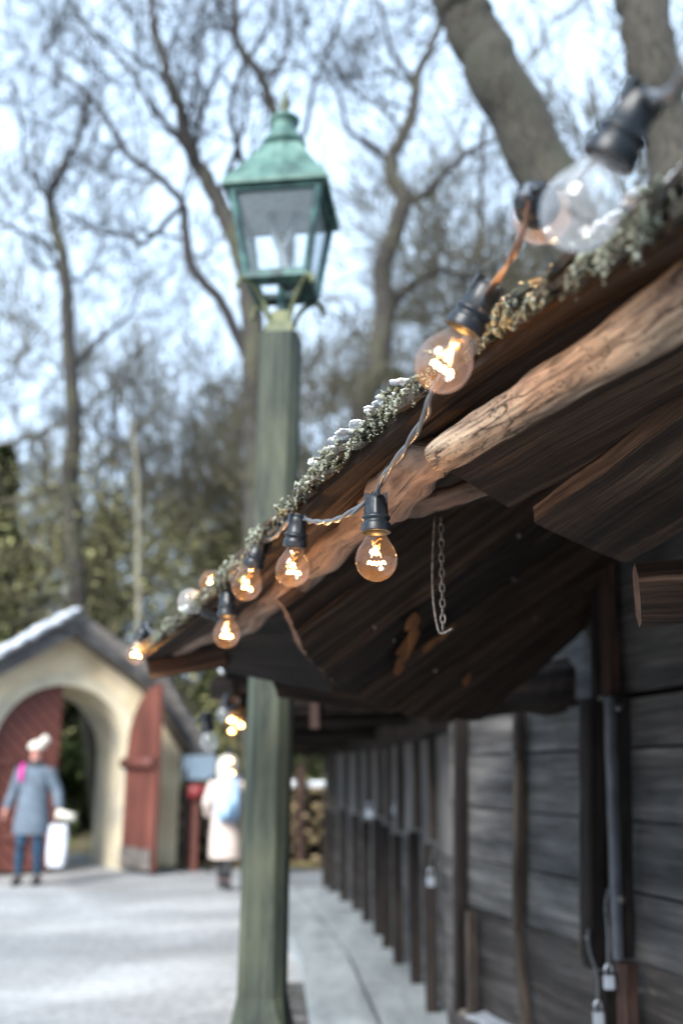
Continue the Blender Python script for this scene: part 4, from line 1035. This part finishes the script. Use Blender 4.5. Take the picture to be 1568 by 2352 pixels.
for z, a, b in [(.80, .11, .05), (.82, .14, .07), (.95, .15, .085), (1.15, .145, .075), (1.24, .11, .055), (1.26, .06, .03)]:
    rows.append([bl + V((.03 + math.copysign(abs(math.cos(t)) ** .6, math.cos(t)) * a, -.205 + math.copysign(abs(math.sin(t)) ** .6, math.sin(t)) * b, z)) for t in [2 * math.pi * i / 20 for i in range(20)]])
m.grid(rows, [[(0, 0)] * 21] * 6, True); m.face(range(20)); m.build('pack', M['paleblue'], bp)
m = MB()
for s in (-1, 1): m.tube(catmull([bl + V((.03 + s * .08, -.14, 1.22)), bl + V((.03 + s * .1, 0, 1.30)), bl + V((.03 + s * .1, .12, 1.15))], 5), [.018] * 11, 6)
m.build('strap', M['paleblue'], bp)
m = MB(); rows = []
m.tube([bl + V((.03, -.29, .84)), bl + V((.03, -.29, 1.02))], [.09, .085], 12); m.build('pocket', M['paleblue'], bp)

# ================================================================== TREES
class TreeB:
    def __init__(s, seed): s.r = random.Random(seed); s.tr = MB(); s.cr = MB(); s.tips = []
    def tube(s, mb, pts, rads, k):
        b = len(mb.v); n = len(pts)
        for i, p in enumerate(pts):
            t = (pts[min(i + 1, n - 1)] - pts[max(i - 1, 0)])
            a = t.cross(V((.3, .9, .2))); a = a.normalized() if a.length > 1e-6 else V((1, 0, 0)); c = t.cross(a).normalized()
            for j in range(k):
                an = 2 * math.pi * j / k; mb.v.append(p + (a * math.cos(an) + c * math.sin(an)) * rads[i])
        for i in range(n - 1):
            for j in range(k):
                q = (j + 1) % k; mb.face((b + i * k + j, b + i * k + q, b + (i + 1) * k + q, b + (i + 1) * k + j))
    def limb(s, p, d, ln, r, lev, maxlev, rmin=.005, up=.12, crook=.3, kids=(3, 5)):
        rr = s.r; n = 5 if lev < 3 else 4
        pts = [p]; rad = [r]; q = p.copy(); dd = d.copy()
        for i in range(n):
            dd = (dd + V((rr.uniform(-1, 1), rr.uniform(-1, 1), rr.uniform(-.8, 1))) * crook + Z * up * .5).normalized()
            q = q + dd * (ln / n); pts.append(q.copy()); rad.append(max(rmin, r * (1 - .62 * (i + 1) / n)))
        s.tube(s.cr if lev > 0 else s.tr, pts, rad, 6 if lev <= 1 else (4 if lev == 2 else 3))
        if lev >= maxlev: s.tips.append(pts[-1]); return
        for _ in range(rr.randint(*kids)):
            k = rr.randint(1, n); ax = (pts[k] - pts[k - 1]).normalized()
            sd = V((rr.uniform(-1, 1), rr.uniform(-1, 1), rr.uniform(-.5, 1))); sd = (sd - ax * sd.dot(ax)).normalized()
            ang = rr.uniform(.4, .95); nd = (ax * math.cos(ang) + sd * math.sin(ang)).normalized()
            s.limb(pts[k], nd, ln * rr.uniform(.5, .78), max(rmin, rad[k] * rr.uniform(.5, .75)), lev + 1, maxlev, rmin, up, crook, kids)
    def path(s, pts, r0, r1, lev=0, maxlev=4, spr=1.2, dens=1., rmin=.006, crook=.32, start=.25, kids=(3, 4)):
        c = catmull(pts, 6); n = len(c); rr = s.r
        c = [p + V((rr.uniform(-1, 1), rr.uniform(-1, 1), rr.uniform(-1, 1))) * r0 * .12 for p in c]
        rads = [r0 + (r1 - r0) * i / (n - 1) for i in range(n)]
        s.tube(s.tr if lev == 0 else s.cr, c, rads, 10 if r0 > .06 else 6)
        acc = 0
        for i in range(1, n):
            acc += (c[i] - c[i - 1]).length * dens
            if i / n < start: acc = 0; continue
            while acc > .45:
                acc -= .45; ax = (c[i] - c[i - 1]).normalized(); sd = V((rr.uniform(-1, 1), rr.uniform(-1, 1), rr.uniform(-.5, .9))); sd = (sd - ax * sd.dot(ax)).normalized()
                nd = (ax * .5 + sd).normalized(); s.limb(c[i], nd, spr * rr.uniform(.6, 1.2), max(rmin, rads[i] * .38), 2, maxlev, rmin, .15, crook, kids)
    def leaves(s, n, size, jitter):
        mb = MB(); rr = s.r
        if not s.tips: return mb
        for _ in range(n):
            c = rr.choice(s.tips) + V((rr.gauss(0, 1), rr.gauss(0, 1), rr.gauss(0, 1))) * jitter
            a = V((rr.uniform(-1, 1), rr.uniform(-1, 1), rr.uniform(-1, 1))).normalized() * size * rr.uniform(.5, 1.4); b_ = a.orthogonal().normalized() * size * rr.uniform(.3, .8)
            b = len(mb.v); mb.v.extend([c - a, c + b_, c + a, c - b_]); mb.face((b, b + 1, b + 2, b + 3), None, False)
        return mb
def finish(T, base, label, mt='bark', mc='twig', group='bare trees behind the stalls', name='bare_tree', leaves=None):
    o = empty(name, base, label, 'tree', group)
    T.tr.build('trunk', M[mt], o)
    if T.cr.v: T.cr.build('crown', M[mc], o)
    if leaves: leaves[0].build('leaves', M[leaves[1]], o)
    return o
def ap(l, Y): return [at(x, y, Y + (q if isinstance(q, (int, float)) else 0)) for x, y, *r in l for q in [r[0] if r else 0]]
# leaning trunk, top right
T = TreeB(1); base = V((3.1, 7.6, 0))
T.path([base, at(1500, 1000, 7.4), at(1262, 420, 7.2), at(1155, 200, 7.0), at(1085, 60, 6.9), at(1030, -60, 6.8), at(960, -260, 6.7)], .27, .19, 0, 5, 2., .5, start=.93)
finish(T, base, 'thick leaning tree trunk rising from behind the stall roof', 'bark')
T = TreeB(2); base = V((3.9, 7.0, 0))
T.path([base, at(1640, 700, 6.8), at(1535, 330, 6.6), at(1500, 150, 6.4), at(1462, -30, 6.3), at(1420, -200, 6.2)], .22, .17, 0, 5, 2., .5, start=.93)
finish(T, base, 'thick lichen spotted trunk at the top right corner behind the large bulb', 'bark')
# crooked tree right of the lamp
T = TreeB(3); Y = 13.; base = gp(860, 1985, 0); base = V((.6, Y, 0))
T.path([base, at(835, 1000, Y), at(868, 850, Y), at(882, 700, Y), at(878, 620, Y), at(925, 470, Y), at(900, 410, Y), at(905, 350, Y), at(945, 270, Y), at(958, 180, Y), at(1010, 60, Y), at(1040, -60, Y)], .19, .045, 0, 5, 1.6, 1., start=.5)
T.path(ap([(925, 470), (985, 440), (1030, 390), (1090, 340), (1150, 320)], Y), .07, .025, 1, 5, 1.2, 1.2)
T.path(ap([(888, 710), (950, 655), (1010, 620), (1080, 640), (1150, 600)], Y), .07, .025, 1, 5, 1.2, 1.2)
T.path(ap([(905, 380), (850, 330), (800, 300), (780, 220), (740, 140)], Y), .05, .02, 1, 5, 1.2, 1.2)
T.path(ap([(955, 190), (900, 120), (880, 40), (850, -60)], Y), .045, .02, 1, 5, 1.2, 1.2)
finish(T, base, 'crooked bare tree forking against the sky right of the street lamp', 'bark_dark')
# big tree behind the lamp
T = TreeB(4); Y = 12.; base = V((-.93, Y, 0))
T.path([base, at(590, 1150, Y), at(588, 950, Y), at(585, 800, Y), at(570, 650, Y), at(540, 545, Y), at(505, 470, Y), at(470, 400, Y), at(430, 330, Y), at(410, 240, Y), at(380, 150, Y), at(350, 40, Y), at(360, -80, Y)], .20, .04, 0, 5, 1.7, 1.1, start=.45)
T.path(ap([(588, 860), (545, 770), (505, 690), (440, 610), (425, 520), (420, 470), (370, 410), (290, 350), (240, 260), (180, 200), (120, 160)], Y), .085, .025, 1, 5, 1.4, 1.3)
T.path(ap([(545, 550), (560, 500), (575, 450), (545, 330), (530, 250), (560, 150), (620, 60), (640, -40)], Y), .06, .03, 1, 5, 1.3, 1.)
T.path(ap([(420, 470), (330, 560), (300, 540), (220, 530), (150, 480)], Y), .045, .02, 1, 5, 1.2, 1.2)
T.path(ap([(430, 330), (350, 250), (300, 160), (200, 60), (150, -30)], Y), .045, .02, 1, 5, 1.2, 1.2)
finish(T, base, 'large bare tree whose trunk stands behind the lamp post', 'bark_dark')
T = TreeB(5); Y = 14.; base = V((-1.0, 14.3, 0))
T.path([base, at(640, 900, Y), at(660, 600, Y), at(650, 400, Y), at(625, 250, Y), at(590, 160, Y), at(545, 90, Y), at(540, -40, Y)], .15, .05, 0, 5, 1.5, 1., start=.6)
T.path(ap([(600, 180), (650, 140), (665, 60), (650, -30)], Y), .055, .03, 1, 5, 1.2, 1.)
T.path(ap([(650, 400), (700, 300), (720, 200), (760, 100), (800, -20)], Y), .05, .03, 1, 5, 1.2, 1.)
finish(T, base, 'slender bare tree forking just above the lantern top', 'bark_dark')
T = TreeB(6); Y = 15.; base = V((-4.0, 15.2 + 2.6, 0)); Yb = 17.
T.path([base, at(165, 1200, Yb), at(170, 1000, Yb), at(160, 800, Yb), at(150, 620, Yb), at(125, 520, Yb), at(118, 440, Yb), at(150, 370, Yb), at(175, 330, Yb), at(200, 220, Yb)], .17, .035, 0, 5, 1.6, 1.3, start=.4)
T.path(ap([(150, 650), (100, 560), (40, 530), (-30, 500)], Yb), .06, .02, 1, 5, 1.3, 1.3)
T.path(ap([(165, 850), (230, 780), (300, 720), (330, 640)], Yb), .06, .02, 1, 5, 1.3, 1.3)
T.path(ap([(120, 470), (60, 380), (50, 280), (20, 180)], Yb), .045, .02, 1, 5, 1.3, 1.3)
finish(T, base, 'bare tree with curled top standing behind the gatehouse at left', 'bark_dark')
# birch
T = TreeB(7); base = V((-3.1, 16.8, 0)); Yb = 16.8
T.path([base, at(322, 1500, Yb), at(318, 1300, Yb), at(318, 1150, Yb), at(312, 1050, Yb), at(305, 960, Yb)], .07, .02, 0, 4, 1.1, 1.6, start=.5)
finish(T, base, 'slim pale birch trunk right of the gatehouse roof', 'birch', group=None, name='birch_tree')

# generic bare trees, three shapes copied
def make_generic(seed, H, spread, kids, lv):
    T = TreeB(seed); rr = T.r
    T.path([V((0, 0, -.2)), V((rr.uniform(-.2, .2), 0, H * .25)), V((rr.uniform(-.4, .4), rr.uniform(-.3, .3), H * .55)), V((rr.uniform(-.7, .7), rr.uniform(-.3, .3), H))], H * .013, .03, 0, lv, spread, 1.0, rmin=.009, start=.22, kids=kids)
    for k in range(7):
        h = H * rr.uniform(.25, .7); a = rr.uniform(0, 6.28); dv = V((math.cos(a), math.sin(a), 0)); q = V((0, 0, h))
        T.path([q, q + dv * spread * .7 + Z * .6, q + dv * spread * 1.3 + Z * 1.6, q + dv * spread * 1.7 + Z * 3.], H * .006, .02, 1, lv, spread * .55, 1.1, rmin=.009, kids=kids)
    return T
protos = []
for sd, H, sp in ((11, 13., 2.4), (12, 15., 2.8), (13, 11., 2.2)):
    T = make_generic(sd, H, sp, (3, 4), 5)
    meT = T.tr.build('trunk', M['bark']); meC = T.cr.build('crown', M['twig_brown']); T.tips = [q for q in T.tips if q.z < H * .62]; lv_ = T.leaves(5200, .05, .4).build('leaves', M['oldleaf'])
    protos.append((meT.data, meC.data, lv_.data))
    for q_ in (meT, meC, lv_): bpy.data.objects.remove(q_)
where = ['far left behind the gatehouse gable', 'left of the birch', 'between the birch and the lamp post', 'just left of the lamp post', 'right of the lamp post', 'behind the crooked tree', 'above the mossy eave', 'beyond the leaning trunk', 'between the two thick trunks', 'at the top right corner']
spots = [(-8.5, 21, 0, .9), (-5.6, 23, 2, 1.0), (-3.3, 24, 2, .95), (-1.2, 26, 2, 1.0), (1.6, 25, 2, 1.05), (3.0, 20, 2, 1.05), (4.6, 24, 1, 1.0), (6.6, 21, 0, 1.05), (8.4, 26, 1, 1.),
         (-7.4, 32, 2, 1.3), (-3.0, 34, 2, 1.25), (.8, 33, 2, 1.3), (5.0, 33, 1, 1.2), (9.0, 34, 0, 1.3), (2.2, 13.5, 0, .85), (5.4, 14, 1, .8), (-6.8, 17.5, 2, .95), (3.9, 16.5, 2, 1.0)]
for i, (x, y, k, s_) in enumerate(spots):
    o = empty('background_tree', (x, y, 0), 'bare brown tree in the blurred wood behind the square', 'tree', 'bare trees of the wood behind')
    o.rotation_euler = (0, 0, i * 1.9); o.scale = (s_,) * 3
    for nm, me in zip(('trunk', 'crown', 'leaves'), protos[k]):
        if nm == 'leaves' and y < 17: continue
        c = bpy.data.objects.new(nm, me); COL.objects.link(c); c.parent = o
# evergreens
def conifer(seed, H, Rr, n):
    T = random.Random(seed); m = MB(); t = TreeB(seed); t.tube(t.tr, [V((0, 0, 0)), V((0, 0, H))], [.16, .03], 8)
    for i in range(n):
        h = H * (T.random() ** .8) * .97 + .25; r = Rr * (1 - h / (H * 1.03)) * (.75 + .35 * math.sin(h * 5)) * (T.random() ** .45); a = T.uniform(0, 6.28)
        clump = noise.noise(V((math.cos(a) * 1.7, math.sin(a) * 1.7, h * 1.1 + seed)))
        if clump < -.22: continue
        c = V((math.cos(a) * r, math.sin(a) * r, h - r * .25)); s = T.uniform(.04, .12)
        u = V((math.cos(a), math.sin(a), T.uniform(-.7, .2))).normalized() * s * 1.6; w = V((-math.sin(a), math.cos(a), T.uniform(-.5, .5))) * s * .45
        b = len(m.v); m.v.extend([c - u, c + w, c + u, c - w]); m.face((b, b + 1, b + 2, b + 3), None, False)
    return t.tr, m
cp = []
for sd, H, Rr in ((21, 7.5, 1.9), (22, 5.5, 1.7)):
    a, b = conifer(sd, H, Rr, 15000); a = a.build('trunk', M['bark_dark']); b = b.build('foliage', M['needle']); cp.append((a.data, b.data)); bpy.data.objects.remove(a); bpy.data.objects.remove(b)
cl = ['tall dark evergreen at the left edge above the gatehouse', 'broad evergreen low behind the gatehouse roof', 'evergreen showing green right of the lamp post over the eave', 'dark evergreen deeper in the wood beyond the gatehouse', 'small evergreen right of the gatehouse behind the birch', 'evergreen in the gap between green post and battens']
for i, (x, y, k, s_) in enumerate([(-6.9, 19.5, 1, 1.4), (-5.2, 21, 1, 1.2), (1.3, 22, 0, 1.4), (-7.0, 26, 1, .8), (-2.6, 20.5, 1, .75), (-.8, 19, 1, .7)]):
    o = empty('evergreen_tree', (x, y, 0), cl[i], 'tree', 'evergreens in the wood'); o.scale = (s_,) * 3; o.rotation_euler = (0, 0, i * 2.)
    for nm, me in zip(('trunk', 'foliage'), cp[k]):
        c = bpy.data.objects.new(nm, me); COL.objects.link(c); c.parent = o
# undergrowth thicket
T = TreeB(31)
for i in range(150):
    x = T.r.uniform(-11, 9); y = T.r.uniform(17.2, 30); T.limb(V((x, y, -.1)), V((T.r.uniform(-.3, .3), T.r.uniform(-.3, .3), 1)).normalized(), T.r.uniform(1.6, 3.6), .03, 1, 4, .008, .3, .3, (3, 4))
th = T.cr.build('thicket', M['twig_brown']); tag(th, 'tangled brown undergrowth below the trees', 'undergrowth', kind='stuff')
lv_ = T.leaves(34000, .06, .28).build('undergrowth_leaves', M['oldleaf']); tag(lv_, 'faded olive leaves on the undergrowth', 'leaves', kind='stuff')
print('polys', sum(len(o.data.polygons) for o in scene.objects if o.type == 'MESH'))

# ================================================================== LIGHT
SE, SR = R(28), R(-62)
w = bpy.data.worlds.new('World'); scene.world = w; w.use_nodes = True; nt = w.node_tree; nt.nodes.clear()
out = nt.nodes.new('ShaderNodeOutputWorld'); bg_ = nt.nodes.new('ShaderNodeBackground'); bg_.inputs[1].default_value = .13
sk_ = nt.nodes.new('ShaderNodeTexSky'); sk_.sky_type = 'NISHITA'; sk_.sun_disc = False; sk_.sun_elevation = SE; sk_.sun_rotation = SR; sk_.air_density = 1.; sk_.dust_density = 1.5
tc = nt.nodes.new('ShaderNodeTexCoord'); mp = nt.nodes.new('ShaderNodeMapping'); mp.inputs['Scale'].default_value = (1.2, 1.2, 2.6); L(nt, tc.outputs['Generated'], mp.inputs[0])
cn = noi(nt, mp.outputs[0], 2.1, 6, .55, .4)
cf = ramp(nt, cn, [(.32, (.8, .8, .8)), (.6, (.97, .97, .97))])
cl_ = mixc(nt, cf, sk_.outputs[0], (2.9, 3.75, 4.8))
L(nt, cl_, bg_.inputs[0]); L(nt, bg_.outputs[0], out.inputs[0])
sd = bpy.data.lights.new('sun', 'SUN'); sd.energy = 2.5; sd.angle = R(28); sd.color = (1, .97, .93)
so = bpy.data.objects.new('sun', sd); COL.objects.link(so)
dirv = V((math.sin(SR) * math.cos(SE), math.cos(SR) * math.cos(SE), math.sin(SE)))
dirv = V((-.38, -.66, .50)).normalized()
so.rotation_euler = dirv.to_track_quat('Z', 'Y').to_euler()
sk_.sun_elevation = math.asin(dirv.z); sk_.sun_rotation = math.atan2(dirv.x, dirv.y)
scene.view_settings.view_transform = 'Standard'; scene.view_settings.look = 'None'; scene.view_settings.exposure = 1.72; scene.view_settings.gamma = 1
scene.render.engine = 'CYCLES'
cy = scene.cycles; cy.use_denoising = True; cy.max_bounces = 8; cy.transparent_max_bounces = 24; cy.diffuse_bounces = 3; cy.caustics_reflective = False; cy.caustics_refractive = False; cy.sample_clamp_indirect = 6
